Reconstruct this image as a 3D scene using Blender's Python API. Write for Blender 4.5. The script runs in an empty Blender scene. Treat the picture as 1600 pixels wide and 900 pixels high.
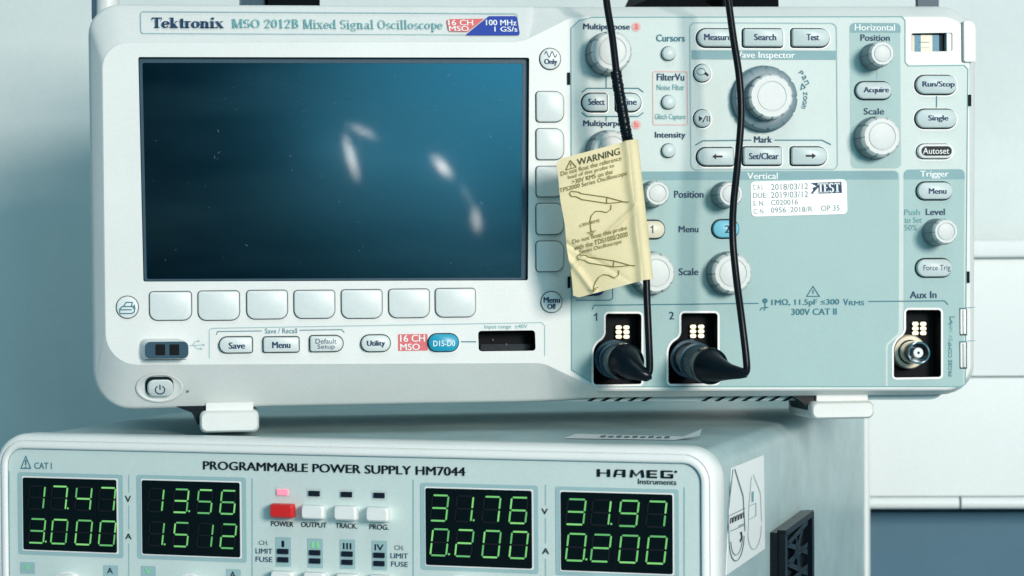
import bpy, bmesh, math, random
from mathutils import Vector, Matrix
random.seed(4)
C = bpy.context.scene.collection
SC = bpy.context.scene

# ------------------------------------------------------------------ camera
FPX = 3700.0; CX, CY = 800.0, 450.0
CAM = Vector((0, 0, 0.199))
def cam_rot(pitch, roll):
    M = Matrix(((1, 0, 0), (0, 0, -1), (0, 1, 0)))
    cp, sp, cr, sr = math.cos(pitch), math.sin(pitch), math.cos(roll), math.sin(roll)
    P = Matrix(((1, 0, 0), (0, cp, -sp), (0, sp, cp)))
    Q = Matrix(((cr, -sr, 0), (sr, cr, 0), (0, 0, 1)))
    return Q @ P @ M
RM = cam_rot(math.radians(1.01), math.radians(-0.376))
cd = bpy.data.cameras.new('camera'); cam = bpy.data.objects.new('camera', cd); C.objects.link(cam)
cd.sensor_width = 36; cd.lens = FPX / 1600 * 36; cd.clip_start = 0.02; cd.clip_end = 50
bx, by, bz = RM[0], -RM[1], -RM[2]
cam.matrix_world = Matrix(((bx[0], by[0], bz[0], CAM[0]), (bx[1], by[1], bz[1], CAM[1]), (bx[2], by[2], bz[2], CAM[2]), (0, 0, 0, 1)))
cd.dof.use_dof = True; cd.dof.focus_distance = 0.93; cd.dof.aperture_fstop = 20
SC.camera = cam

# ------------------------------------------------------------------ world, lamps, exposure
def lin(h):
    if isinstance(h, (tuple, list)): return tuple(h) + (1,)
    h = h.lstrip('#'); r = []
    for i in (0, 2, 4):
        c = int(h[i:i+2], 16) / 255
        r.append(c / 12.92 if c < .04045 else ((c + .055) / 1.055) ** 2.4)
    return tuple(r) + (1,)
W = bpy.data.worlds.new('World'); SC.world = W; W.use_nodes = True
bg = W.node_tree.nodes['Background']; bg.inputs[0].default_value = (.11, .42, .56, 1); bg.inputs[1].default_value = .47
SC.view_settings.view_transform = 'Standard'; SC.view_settings.look = 'None'
SC.view_settings.exposure = 0; SC.view_settings.gamma = 1
def area(name, loc, target, size, power, col, sy=None):
    l = bpy.data.lights.new(name, 'AREA'); o = bpy.data.objects.new(name, l); C.objects.link(o)
    l.energy = power; l.color = col; l.size = size
    if sy: l.shape = 'RECTANGLE'; l.size_y = sy
    o.location = loc; d = Vector(target) - Vector(loc); o.rotation_euler = d.to_track_quat('-Z', 'Y').to_euler()
    return o
area('window_light', (1.25, -1.65, .82), (.03, .95, .22), .58, 73, (1.0, .885, .80), .60)
area('ceiling_light', (.15, -.05, 1.5), (.05, .95, .2), .7, 4, (.95, 1.0, .97))

# unseen lamps added behind the camera for glints and glow on the glass
def strip(name, loc, ln, wd, ang, radiance, col):
    l = bpy.data.lights.new(name, 'AREA'); o = bpy.data.objects.new(name, l); C.objects.link(o)
    l.shape = 'ELLIPSE'; l.size = ln; l.size_y = wd; l.color = col; l.energy = radiance * math.pi * math.pi / 4 * ln * wd
    o.location = loc; o.rotation_euler = (math.pi/2, math.radians(-ang), 0)
    l.use_nodes = True; nt = l.node_tree; em = nt.nodes['Emission']           # brightest in the middle, so the mirrored edges stay soft
    g = nt.nodes.new('ShaderNodeNewGeometry'); d = nt.nodes.new('ShaderNodeVectorMath'); d.operation = 'DISTANCE'; d.inputs[1].default_value = (.5, .5, 0)
    se = nt.nodes.new('ShaderNodeSeparateXYZ'); cb = nt.nodes.new('ShaderNodeCombineXYZ')
    nt.links.new(g.outputs['Parametric'], se.inputs[0]); nt.links.new(se.outputs[0], cb.inputs[0]); nt.links.new(se.outputs[1], cb.inputs[1]); nt.links.new(cb.outputs[0], d.inputs[0])
    mr = nt.nodes.new('ShaderNodeMapRange'); mr.interpolation_type = 'SMOOTHSTEP'; mr.inputs['From Min'].default_value = .5; mr.inputs['From Max'].default_value = 0
    mr.inputs['To Min'].default_value = 0; mr.inputs['To Max'].default_value = 1.6
    nt.links.new(d.outputs['Value'], mr.inputs['Value']); nt.links.new(mr.outputs[0], em.inputs['Strength'])
strip('added_glint_lamp', (.392, -1.5, .403), .090, .0075, -75, 560, (1, .93, .88))
strip('added_glint_lamp', (.4096, -1.5, .4417), .064, .009, -24.7, 215, (1, .92, .86))
strip('added_glint_lamp', (.5273, -1.5, .3911), .056, .014, -50, 420, (1, .92, .86))
strip('added_glint_lamp', (.5777, -1.5, .3132), .056, .010, -82.2, 290, (1, .90, .84))
strip('added_glint_lamp', (.5635, -1.5, .3499), .050, .010, -60, 60, (.8, .92, 1))
strip('added_glow_lamp', (.66, -1.56, .58), .95, .6, 0, 12, (.17, .60, .74))  # unseen broad lamp added for the blue glow in the screen
# ------------------------------------------------------------------ panel frames
class Frame:
    def __init__(s, o, u, v, n):
        s.o, s.u, s.v, s.n = Vector(o), Vector(u), Vector(v), Vector(n)
    def hit(s, px, py, w=0):
        d = RM.transposed() @ Vector(((px - CX) / FPX, (py - CY) / FPX, 1))
        o = s.o + s.n * w - CAM
        return CAM + d * (o.dot(s.n) / d.dot(s.n))
    def L(s, px, py, w=0):
        p = s.hit(px, py, w) - s.o
        return (p.dot(s.u), p.dot(s.v))
    def P(s, px, py, w=0):
        a = s.L(px, py, w); return Vector((a[0], a[1], w))
    def mw(s):
        u, v, n, o = s.u, s.v, s.n, s.o
        return Matrix(((u[0], v[0], n[0], o[0]), (u[1], v[1], n[1], o[1]), (u[2], v[2], n[2], o[2]), (0, 0, 0, 1)))
    def box(s, x0, y0, x1, y1, w=0):
        cx, cy = (x0 + x1) / 2, (y0 + y1) / 2
        c = s.L(cx, cy, w); a = s.L(x0, cy, w); b = s.L(x1, cy, w); t = s.L(cx, y0, w); d = s.L(cx, y1, w)
        hw = math.hypot(b[0] - a[0], b[1] - a[1]) / 2; hh = math.hypot(t[0] - d[0], t[1] - d[1]) / 2
        return c[0], c[1], hw, hh
def axes(yaw, tilt=0):
    u = Vector((math.cos(yaw), math.sin(yaw), 0)); n = Vector((math.sin(yaw), -math.cos(yaw), 0)); v = Vector((0, 0, 1))
    return u, v * math.cos(tilt) - n * math.sin(tilt), n * math.cos(tilt) + v * math.sin(tilt)
ks, kp = .96, 1.039
u, v, n = axes(math.radians(7.20), math.radians(.85))
F = Frame(CAM + Vector((.0083, .99585, .01737)) * ks, u, v, n)
F.o = F.hit(830, 640)                       # scope frame: origin at the middle of its bottom edge
u, v, n = axes(math.radians(-17.97))
G = Frame(CAM + Vector((-.056857, .86668, -.09705)) * kp, u, v, n)
gt = G.hit(560, 690); gl = G.L(-9, 800)[0]; gr = G.L(1118, 800)[0]
GW = gr - gl; GH = .121
G.o = G.o + G.u * ((gl + gr) / 2); G.o.z = gt.z - GH    # supply frame: origin at the middle of its bottom edge
TOPZ = gt.z

# ------------------------------------------------------------------ materials
MATS = {}
INKS = ('ink_', 'black', 'gap', 'slate', 'cable', 'led_', 'band', 'tag_', 'line')
def mat(name, col, rough=.45, metal=0, bump=0, scale=400, var=0, vscale=30, emit=None, es=0, spec=.5, coat=0):
    m = bpy.data.materials.new(name); m.use_nodes = True; nt = m.node_tree; b = nt.nodes['Principled BSDF']
    c = lin(col); b.inputs['Base Color'].default_value = c
    b.inputs['Roughness'].default_value = rough; b.inputs['Metallic'].default_value = metal
    b.inputs['Specular IOR Level'].default_value = .22 if name.startswith(INKS) and spec == .5 else spec
    if coat: b.inputs['Coat Weight'].default_value = coat; b.inputs['Coat Roughness'].default_value = .15
    tc = nt.nodes.new('ShaderNodeTexCoord')
    if bump:
        t = nt.nodes.new('ShaderNodeTexNoise'); t.inputs['Scale'].default_value = scale; t.inputs['Detail'].default_value = 3
        nt.links.new(tc.outputs['Object'], t.inputs['Vector'])
        bn = nt.nodes.new('ShaderNodeBump'); bn.inputs['Strength'].default_value = bump; bn.inputs['Distance'].default_value = .0002
        nt.links.new(t.outputs['Fac'], bn.inputs['Height']); nt.links.new(bn.outputs[0], b.inputs['Normal'])
    if var:
        t = nt.nodes.new('ShaderNodeTexNoise'); t.inputs['Scale'].default_value = vscale; t.inputs['Detail'].default_value = 8; t.inputs['Roughness'].default_value = .65
        nt.links.new(tc.outputs['Object'], t.inputs['Vector'])
        r = nt.nodes.new('ShaderNodeMapRange'); r.inputs['From Min'].default_value = .3; r.inputs['From Max'].default_value = .7
        r.inputs['To Min'].default_value = 1 - var; r.inputs['To Max'].default_value = 1 + var * .6
        nt.links.new(t.outputs['Fac'], r.inputs['Value'])
        t2 = nt.nodes.new('ShaderNodeTexNoise'); t2.inputs['Scale'].default_value = 900; t2.inputs['Detail'].default_value = 2; nt.links.new(tc.outputs['Object'], t2.inputs['Vector'])
        r2 = nt.nodes.new('ShaderNodeMapRange'); r2.inputs['From Min'].default_value = .3; r2.inputs['From Max'].default_value = .7; r2.inputs['To Min'].default_value = .975; r2.inputs['To Max'].default_value = 1.02
        nt.links.new(t2.outputs['Fac'], r2.inputs['Value']); mu = nt.nodes.new('ShaderNodeMath'); mu.operation = 'MULTIPLY'
        nt.links.new(r.outputs[0], mu.inputs[0]); nt.links.new(r2.outputs[0], mu.inputs[1])
        x = nt.nodes.new('ShaderNodeVectorMath'); x.operation = 'SCALE'; x.inputs[0].default_value = c[:3]
        nt.links.new(mu.outputs[0], x.inputs['Scale']); nt.links.new(x.outputs[0], b.inputs['Base Color'])
    if emit:
        b.inputs['Emission Color'].default_value = lin(emit); b.inputs['Emission Strength'].default_value = es
    MATS[name] = m
mat('white_plastic', (.77, .80, .78), .42, bump=.10, scale=2500, var=.045, vscale=25)
mat('panel_light', (.60, .70, .68), .5, bump=.10, scale=2500, var=.03, vscale=30)
mat('zone_teal', (.34, .52, .515), .5, bump=.10, scale=2500, var=.04, vscale=30)
mat('band_teal', (.24, .42, .45), .5, var=.03)
mat('button_plastic', (.62, .72, .72), .4, bump=.1, scale=2500, var=.03, vscale=60)
mat('softkey_plastic', (.75, .81, .80), .4, var=.02)
mat('knob_top', (.67, .71, .70), .45, var=.03, vscale=80)
mat('knob_side_shaded', (.19, .26, .28), .5, var=.06, vscale=80)  # darker than the tops: shading of the sides put into the colour
mat('dial_grey', (.15, .24, .28), .45, var=.05, vscale=80)
mat('dust', (.12, .17, .19), .8)
mat('gap_dark', (.006, .02, .03), .6)
mat('rim_white', (.90, .92, .90), .4)
mat('ink_navy', (.006, .045, .115), .5)
mat('ink_teal', (.035, .19, .25), .5)
mat('ink_pale', (.16, .40, .42), .5)
mat('ink_black', (.004, .010, .018), .5)
mat('ink_white', (.88, .92, .92), .5)
mat('ink_grey', (.12, .2, .24), .5)
mat('line_faint', (.36, .52, .55), .5)
mat('ink_red', (.70, .14, .15), .5)
mat('red_pale', (.78, .40, .38), .5)
mat('tag_red', (.75, .16, .17), .45)
mat('tag_blue', (.02, .06, .38), .4)
mat('blue_button', (.01, .36, .55), .35)
mat('sky_button', (.22, .62, .78), .35)
mat('beige_button', (.80, .76, .60), .4)
mat('black_plastic', (.003, .007, .011), .28, bump=.15, scale=900)
mat('black_matte', (.002, .004, .006), .8, spec=.1)
mat('black_hole', (.001, .003, .005), .7)
mat('slate_plastic', (.03, .08, .12), .4, bump=.2, scale=900)
mat('cable_rubber', (.004, .006, .010), .32, bump=.15, scale=700)
mat('knurl_grey', (.055, .11, .145), .45, metal=.3, bump=.8, scale=1800)
mat('gold', (.90, .82, .60), .3, metal=.3)
mat('beige_ring', (.78, .72, .55), .45)
mat('steel', (.72, .80, .82), .18, metal=1)
mat('steel_dark', (.10, .12, .13), .25, metal=1)
mat('dielectric', (.8, .85, .85), .4)
mat('paper_yellow', (.84, .73, .44), .6, bump=.8, scale=90, var=.09, vscale=40)
mat('ink_olive', (.17, .15, .02), .6)
mat('ink_dark_olive', (.05, .05, .01), .6)
mat('sticker_white', (.90, .93, .92), .4)
mat('supply_panel', (.64, .76, .74), .5, bump=.15, scale=2500, var=.025, vscale=30)
mat('supply_frame', (.36, .55, .57), .5, var=.02)
mat('supply_bezel', (.90, .92, .90), .38, var=.03, vscale=25)
mat('case_paint', (.42, .56, .57), .38, bump=.3, scale=1500, var=.16, vscale=45)
mat('red_plastic', (.72, .02, .02), .35)
mat('lamp_pink', (.9, .25, .35), .4, emit=(.95, .22, .32), es=.75)
mat('led_green', (.02, .06, .02), .4, emit=(.17, .56, .17), es=1.0)
mat('led_green_dim', (.02, .06, .02), .4, emit=(.12, .43, .15), es=1.0)
mat('led_green_hot', (.02, .06, .02), .4, emit=(.24, .66, .20), es=1.0)
mat('led_off', (.010, .011, .015), .4)
mat('led_dark', (.010, .015, .028), .3)
mat('display_glass', (.001, .003, .004), .22, spec=.35)
mat('numeral_green', (.15, .5, .2), .4, emit=(.15, .6, .2), es=.5)
mat('plate_teal', (.30, .50, .50), .5)
mat('wall_paint', (.76, .83, .82), .7, bump=.3, scale=90, var=.08, vscale=9)
mat('trunking_white', (.83, .88, .87), .45, var=.03, vscale=8)
mat('wall_low', (.085, .19, .265), .7, var=.1, vscale=9)
mat('bench_grey', (.22, .33, .38), .5, var=.08)
mat('blue_plate', (.10, .30, .44), .5, var=.15, vscale=200)
# LCD glass: dark, satin, with faint dust and smudges
m = bpy.data.materials.new('lcd_glass'); m.use_nodes = True; nt = m.node_tree; b = nt.nodes['Principled BSDF']
tc = nt.nodes.new('ShaderNodeTexCoord'); t = nt.nodes.new('ShaderNodeTexNoise'); t.inputs['Scale'].default_value = 14; t.inputs['Detail'].default_value = 6
mp = nt.nodes.new('ShaderNodeMapping'); mp.inputs['Scale'].default_value = (.5, 2.2, 1)
nt.links.new(tc.outputs['Object'], mp.inputs[0]); nt.links.new(mp.outputs[0], t.inputs['Vector'])
cr = nt.nodes.new('ShaderNodeValToRGB'); cr.color_ramp.elements[0].position = .42; cr.color_ramp.elements[0].color = (.0004, .001, .002, 1)
cr.color_ramp.elements[1].position = .72; cr.color_ramp.elements[1].color = (.0065, .0130, .0150, 1)
nt.links.new(t.outputs['Fac'], cr.inputs[0]); nt.links.new(cr.outputs[0], b.inputs['Base Color'])
r = nt.nodes.new('ShaderNodeMapRange'); r.inputs['To Min'].default_value = .10; r.inputs['To Max'].default_value = .24
nt.links.new(t.outputs['Fac'], r.inputs['Value']); nt.links.new(r.outputs[0], b.inputs['Roughness'])
b.inputs['Coat Weight'].default_value = .055; b.inputs['Coat Roughness'].default_value = .03
b.inputs['Specular Tint'].default_value = (.12, .50, .72, 1); b.inputs['Specular IOR Level'].default_value = .50
MATS['lcd_glass'] = m

# ------------------------------------------------------------------ mesh building
def tag(o, label=None, cat=None, group=None, kind=None):
    if label: o['label'] = label
    if cat: o['category'] = cat
    if group: o['group'] = group
    if kind: o['kind'] = kind
    return o
def empty(name, frame):
    o = bpy.data.objects.new(name, None); C.objects.link(o); o.matrix_world = frame.mw(); o.empty_display_size = .02
    return o
class MB:
    def __init__(s): s.v, s.f, s.m, s.mats = [], [], [], []
    def mi(s, m):
        if m not in s.mats: s.mats.append(m)
        return s.mats.index(m)
    def add(s, vs, fs, m):
        b = len(s.v); s.v += [tuple(x) for x in vs]; k = s.mi(m)
        for f in fs: s.f.append(tuple(b + i for i in f)); s.m.append(k)
    def build(s, name, parent=None, label=None, smooth=35, matrix=None):
        me = bpy.data.meshes.new(name); me.from_pydata(s.v, [], s.f)
        for k in s.mats: me.materials.append(MATS[k])
        me.polygons.foreach_set('material_index', s.m)
        bm = bmesh.new(); bm.from_mesh(me); bmesh.ops.remove_doubles(bm, verts=bm.verts, dist=1e-6)
        bmesh.ops.recalc_face_normals(bm, faces=bm.faces) if getattr(s, 'recalc', True) else None
        bm.to_mesh(me); bm.free()
        if smooth:
            me.polygons.foreach_set('use_smooth', [True] * len(me.polygons)); me.set_sharp_from_angle(angle=math.radians(smooth))
        me.update()
        o = bpy.data.objects.new(name, me); C.objects.link(o)
        if parent: o.parent = parent
        if matrix is not None: o.matrix_world = matrix
        if label: o['label'] = label
        return o
def cw(w, x, y): return w(x, y) if callable(w) else w
def fillet(pts, rad, k=6, extra=None):
    n_ = len(pts); out = []; ex = []
    for i in range(n_):
        p = Vector(pts[i][:2]); a = Vector(pts[i-1][:2]) - p; b = Vector(pts[(i+1) % n_][:2]) - p
        r = rad[i] if isinstance(rad, (list, tuple)) else rad
        la, lb = a.length, b.length; ra = min(r, la * .49); rb = min(r, lb * .49)
        A = p + a / la * ra; B = p + b / lb * rb; q = .62
        for j in range(k + 1):
            t_ = j / k
            # cubic bezier, close to a circular arc
            c1 = A.lerp(p, .5523); c2 = B.lerp(p, .5523)
            x = A * (1-t_)**3 + c1 * 3 * t_ * (1-t_)**2 + c2 * 3 * t_**2 * (1-t_) + B * t_**3
            out.append((x.x, x.y)); ex.append(extra[i] if extra else 0)
    return (out, ex) if extra else out
def rr(cx, cy, hw, hh, r, k=5):        # rounded rectangle; r scalar or per corner (tl, tr, br, bl)
    pts = [(cx-hw, cy+hh), (cx+hw, cy+hh), (cx+hw, cy-hh), (cx-hw, cy-hh)]
    return fillet(pts, r, k)
def inset_rr(cx, cy, hw, hh, r, d, k=5):
    r2 = [max(x - d, 1e-5) for x in r] if isinstance(r, (list, tuple)) else max(r - d, 1e-5)
    return rr(cx, cy, hw - d, hh - d, r2, k)
def loft(mb, loops, m, cap_end=True, cap_start=False):   # loops of 3d points
    k = len(loops[0]); vs = [p for l in loops for p in l]; fs = []
    for a in range(len(loops) - 1):
        for i in range(k):
            j = (i + 1) % k; fs.append((a*k+i, a*k+j, (a+1)*k+j, (a+1)*k+i))
    if cap_end: fs.append(tuple((len(loops)-1)*k + i for i in range(k)))
    if cap_start: fs.append(tuple(reversed(range(k))))
    mb.add(vs, fs, m)
def z3(l, w): return [(x, y, cw(w, x, y)) for x, y in l]
def sheet_holes(mb, loop, holes, w, m):
    bm = bmesh.new(); ed = []
    for l in [loop] + holes:
        vs = [bm.verts.new((x, y, 0)) for x, y in l]; ed += [bm.edges.new((vs[i], vs[(i+1) % len(vs)])) for i in range(len(vs))]
    bmesh.ops.triangle_fill(bm, edges=ed, use_beauty=True, use_dissolve=False, normal=(0, 0, 1)); bm.verts.index_update()
    mb.add([(v_.co.x, v_.co.y, w) for v_ in bm.verts], [tuple(x.index for x in f.verts) for f in bm.faces], m); bm.free()
def sheet(mb, loop, w, m): mb.add(z3(loop, w), [tuple(range(len(loop)))], m)
def prism(mb, loop, w0, w1, m): loft(mb, [z3(loop, w0), z3(loop, w1)], m, True, True)
def lathe(mb, cx, cy, prof, m, N=48, notch=None, base=None, cap=True):
    loops = []
    for r, w, nt_ in prof:
        l = []
        for i in range(N):
            a = 2 * math.pi * i / N; q = r
            if nt_ and notch:
                ph = (a / (2 * math.pi) * notch) % 1
                if ph < .13: q = r * (1 - nt_)
            l.append((cx + q * math.cos(a), cy + q * math.sin(a), w + (base or 0)))
        loops.append(l)
    loft(mb, loops, m, cap)
def stroke(mb, pts, wd, m, w, closed=False):  # flat ribbon with mitred joints in the frame's plane
    P = [Vector((p[0], p[1])) for p in pts]; n_ = len(P); vs = []; fs = []
    for i in range(n_):
        a = P[i-1] if (i > 0 or closed) else None; b = P[(i+1) % n_] if (i < n_-1 or closed) else None
        d1 = (P[i] - a).normalized() if a is not None and (P[i]-a).length > 1e-9 else None
        d2 = (b - P[i]).normalized() if b is not None and (b-P[i]).length > 1e-9 else None
        d1 = d1 or d2; d2 = d2 or d1
        nn = Vector((-(d1+d2).y, (d1+d2).x))
        nn = nn.normalized() if nn.length > 1e-6 else Vector((-d1.y, d1.x))
        c = max(.5, nn.dot(Vector((-d1.y, d1.x)))); nn = nn * (wd / 2 / c)
        for s_ in (1, -1):
            q = P[i] + nn * s_; vs.append((q.x, q.y, cw(w, q.x, q.y)))
    for i in range(n_ if closed else n_ - 1):
        j = (i + 1) % n_; fs.append((2*i, 2*i+1, 2*j+1, 2*j))
    mb.add(vs, fs, m)
def frame_rect(mb, loop, wd, m, w): stroke(mb, loop, wd, m, w, True)
def tube(mb, pts, radii, m, N=16, mod=None, mats=None, caps=True):
    P = [Vector(p) for p in pts]; n_ = len(P); up = Vector((0, 1, 0)); loops = []
    for i in range(n_):
        d = (P[min(i+1, n_-1)] - P[max(i-1, 0)]).normalized()
        if abs(d.dot(up)) > .95: ref = Vector((1, 0, 0)) if i == 0 else ref
        if i == 0:
            ref = Vector((1, 0, 0)) if abs(d.y) > .7 else Vector((0, 1, 0)); x = (ref - d * ref.dot(d)).normalized()
        else: x = (x - d * x.dot(d)).normalized()
        y = d.cross(x); r = radii[i] if isinstance(radii, (list, tuple)) else radii
        l = []
        for k in range(N):
            a = 2*math.pi*k/N; q = r * (1 + (mod[i] if mod and mod[i] and k % 2 else 0))
            l.append(P[i] + x * (q*math.cos(a)) + y * (q*math.sin(a)))
        loops.append(l)
    if mats:
        for i in range(n_-1): loft(mb, loops[i:i+2], mats[i], caps and i == n_-2, caps and i == 0)
    else: loft(mb, loops, m, caps, caps)
def spline(pts, k=8):
    P = [Vector(p) for p in pts]; P = [P[0]*2-P[1]] + P + [P[-1]*2-P[-2]]; out = []
    for i in range(1, len(P)-2):
        for j in range(k):
            t_ = j/k; a, b, c, d = P[i-1:i+3]
            out.append(.5*((2*b)+(c-a)*t_+(2*a-5*b+4*c-d)*t_*t_+(3*b-a-3*c+d)*t_**3))
    out.append(P[-2]); return out

# ---- lettering: the built-in sans face, fitted to an ink box
TC = {}
def glyphs(s, bold):
    key = (s, bold)
    if key in TC: return TC[key]
    c = bpy.data.curves.new('t', 'FONT'); c.body = s; c.size = 1; c.offset = 0; c.resolution_u = 3
    o = bpy.data.objects.new('t', c); C.objects.link(o); dg = bpy.context.evaluated_depsgraph_get(); dg.update()
    me = o.evaluated_get(dg).to_mesh()
    vs = [(x.co.x, x.co.y) for x in me.vertices]; fs = [tuple(p.vertices) for p in me.polygons]
    o.evaluated_get(dg).to_mesh_clear(); bpy.data.objects.remove(o); bpy.data.curves.remove(c)
    TC[key] = (vs, fs); return TC[key]
def put_text(mb, vs, fs, box, m, w, rot=0, warp=None, ink=None):
    x0 = min(a for a, b in vs); x1 = max(a for a, b in vs); y0 = min(b for a, b in vs); y1 = max(b for a, b in vs)
    if ink: x0, x1, y0, y1 = ink
    cx, cy, hw, hh = box; co, si = math.cos(rot), math.sin(rot); out = []
    for a, b in vs:
        X = ((a-x0)/(x1-x0)-.5)*2*hw; Y = ((b-y0)/(y1-y0)-.5)*2*hh
        x, y = cx + X*co - Y*si, cy + X*si + Y*co
        if warp: out.append(warp(x, y))
        else: out.append((x, y, cw(w, x, y)))
    mb.add(out, fs, m)
def T(mb, fr, s, x0, y0, x1, y1, m='ink_navy', w=.0005, bold=.035, rot=0, at_w=0):
    vs, fs = glyphs(s, min(bold, .004)); cx, cy, hw, hh = fr.box(x0, y0, x1, y1, at_w); e = bold * .9 * hh * 2 if bold > .004 else 0; a = math.radians(rot)
    for k, dw in ((-1, 0), (1, .00002)) if e else ((0, 0),):
        put_text(mb, vs, fs, (cx + k*e*math.cos(a), cy + k*e*math.sin(a), hw - e, hh), m, (lambda x, y, dw=dw: w(x, y) + dw) if callable(w) else w + dw, a)

# ---- a small slab-serif alphabet made of strokes (the brand plate is set in one)
def serif(s, thick=.17, thin=.065):
    out_v, out_f = [], []; pen = 0
    def quad(a, b, c, d):
        k = len(out_v); out_v.extend([a, b, c, d]); out_f.append((k, k+1, k+2, k+3))
    def bar(x0, y0, x1, y1): quad((pen+x0, y0), (pen+x1, y0), (pen+x1, y1), (pen+x0, y1))
    def stem(x, y0, y1, top=True, bot=True, left_only=False):
        bar(x-thick/2, y0, x+thick/2, y1); e = .1
        if top: bar(x-thick/2-e, y1-thin, x+thick/2+(0 if left_only else e), y1)
        if bot: bar(x-thick/2-e, y0, x+thick/2+e, y0+thin)
    def arc(cx, cy, rx, ry, a0, a1, th=thick, tn=thin):
        k = 14
        for i in range(k):
            q = []
            for t_ in (i/k, (i+1)/k):
                a = math.radians(a0+(a1-a0)*t_); h = (tn+(th-tn)*abs(math.cos(a)))/2
                c_, s_ = math.cos(a), math.sin(a)
                q.append(((pen+cx+(rx+h)*c_, cy+(ry+h*.8)*s_), (pen+cx+(rx-h)*c_, cy+(ry-h*.8)*s_)))
            quad(q[0][0], q[0][1], q[1][1], q[1][0])
    def dia(x0, y0, x1, y1, w_): quad((pen+x0-w_/2, y0), (pen+x0+w_/2, y0), (pen+x1+w_/2, y1), (pen+x1-w_/2, y1))
    for ch in s:
        adv = .6
        if ch == 'T': stem(.42, 0, 1, False); bar(.04, 1-thin*1.3, .80, 1); bar(.04, .76, .1, 1); bar(.74, .76, .80, 1); adv = .78
        elif ch == 'E': stem(.2, 0, 1); bar(.2, 0, .66, thin*1.3); bar(.2, 1-thin*1.3, .64, 1); bar(.2, .47, .5, .47+thin*1.2); bar(.60, 0, .66, .25); bar(.58, .76, .64, 1); adv = .72
        elif ch == 'e': arc(.3, .33, .21, .29, 0, 320); bar(.1, .32, .52, .32+thin); adv = .6
        elif ch == 'k': stem(.18, 0, 1, True, True, True); dia(.28, .28, .50, .62, .07); dia(.50, .02, .30, .36, thick*.85); bar(.38, .62, .62, .66); bar(.40, 0, .66, thin); adv = .66
        elif ch == 't': bar(.13, .08, .13+thick, .9); bar(.02, .60, .42, .66); arc(.32, .12, .11, .09, 180, 330, thick*.8); adv = .44
        elif ch == 'r': stem(.18, 0, .66, True, True, True); arc(.36, .48, .14, .14, 40, 160, thick*.7); adv = .5
        elif ch == 'o': arc(.31, .33, .22, .29, 0, 360); adv = .64
        elif ch == 'n': stem(.18, 0, .66, True, True, True); arc(.36, .42, .17, .2, 0, 170, thick, thin*1.3); stem(.53, 0, .44, False); adv = .74
        elif ch == 'i': stem(.18, 0, .66, True, True, True); bar(.1, .82, .1+thick, .82+thick); adv = .38
        elif ch == 'l': stem(.18, 0, 1, True, True, True); adv = .38
        elif ch == 'x': dia(.52, .03, .12, .63, thick); dia(.1, .03, .5, .63, .06); bar(0, 0, .24, thin); bar(.38, 0, .66, thin); bar(0, .6, .27, .66); bar(.38, .6, .62, .66); adv = .68
        elif ch == 'd': arc(.28, .33, .19, .29, 20, 340); stem(.52, 0, 1, False, False); bar(.38, .94, .5, 1); bar(.5, 0, .7, thin); adv = .72
        elif ch == 'g': arc(.28, .42, .18, .2, 0, 360, thick*.9); arc(.3, -.1, .23, .13, 0, 360, thick*.7); dia(.14, .1, .2, .25, .08); bar(.42, .56, .6, .63); adv = .62
        elif ch == 'a': arc(.28, .18, .17, .16, 0, 360, thick*.85); bar(.4, 0, .4+thick, .5); arc(.32, .48, .16, .14, 0, 160, thick*.8); bar(.5, 0, .66, thin); adv = .66
        elif ch == 's': arc(.26, .48, .15, .14, 20, 270, thick*.8); arc(.26, .18, .17, .15, -160, 90, thick*.8); adv = .5
        elif ch == 'c': arc(.3, .33, .21, .29, 40, 320); adv = .56
        elif ch == 'p': stem(.18, -.3, .66, True, True, True); arc(.38, .33, .19, .29, -150, 150); adv = .66
        elif ch == 'M': stem(.16, 0, 1); stem(.84, 0, 1); dia(.5, .02, .2, .98, thick); dia(.5, .02, .8, .98, .06); adv = 1.02
        elif ch == 'S': arc(.32, .74, .20, .22, 20, 270); arc(.32, .27, .22, .24, -160, 90); adv = .66
        elif ch == 'O': arc(.42, .5, .32, .46, 0, 360); adv = .86
        elif ch == '0': arc(.3, .5, .2, .46, 0, 360); adv = .6
        elif ch == '2': arc(.28, .72, .19, .24, -20, 180); dia(.1, .04, .46, .66, .1); bar(.04, 0, .52, .11); adv = .6
        elif ch == '1': stem(.3, 0, 1, False); bar(.12, .86, .3, .94); adv = .6
        elif ch == 'B': stem(.2, 0, 1); arc(.36, .75, .17, .22, -90, 90); arc(.38, .27, .21, .24, -90, 90); bar(.2, 0, .4, thin); bar(.2, .94, .4, 1); bar(.2, .49, .4, .49+thin); adv = .74
        elif ch == ' ': adv = .34
        pen += adv
    return out_v, out_f
def TS(mb, fr, s, x0, y0, x1, y1, m, w, rot=0, thick=.17, thin=.065):
    vs, fs = serif(s, thick, thin); put_text(mb, vs, fs, fr.box(x0, y0, x1, y1), m, w, math.radians(rot))
def S(mb, fr, pts, wpx, m='ink_teal', w=.0005, closed=False):
    stroke(mb, [fr.L(*p) for p in pts], wpx * fr.px, m, w, closed)
for fr in (F, G):
    a = fr.L(800, 450); b = fr.L(900, 450); fr.px = math.hypot(a[0]-b[0], a[1]-b[1]) / 100

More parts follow.
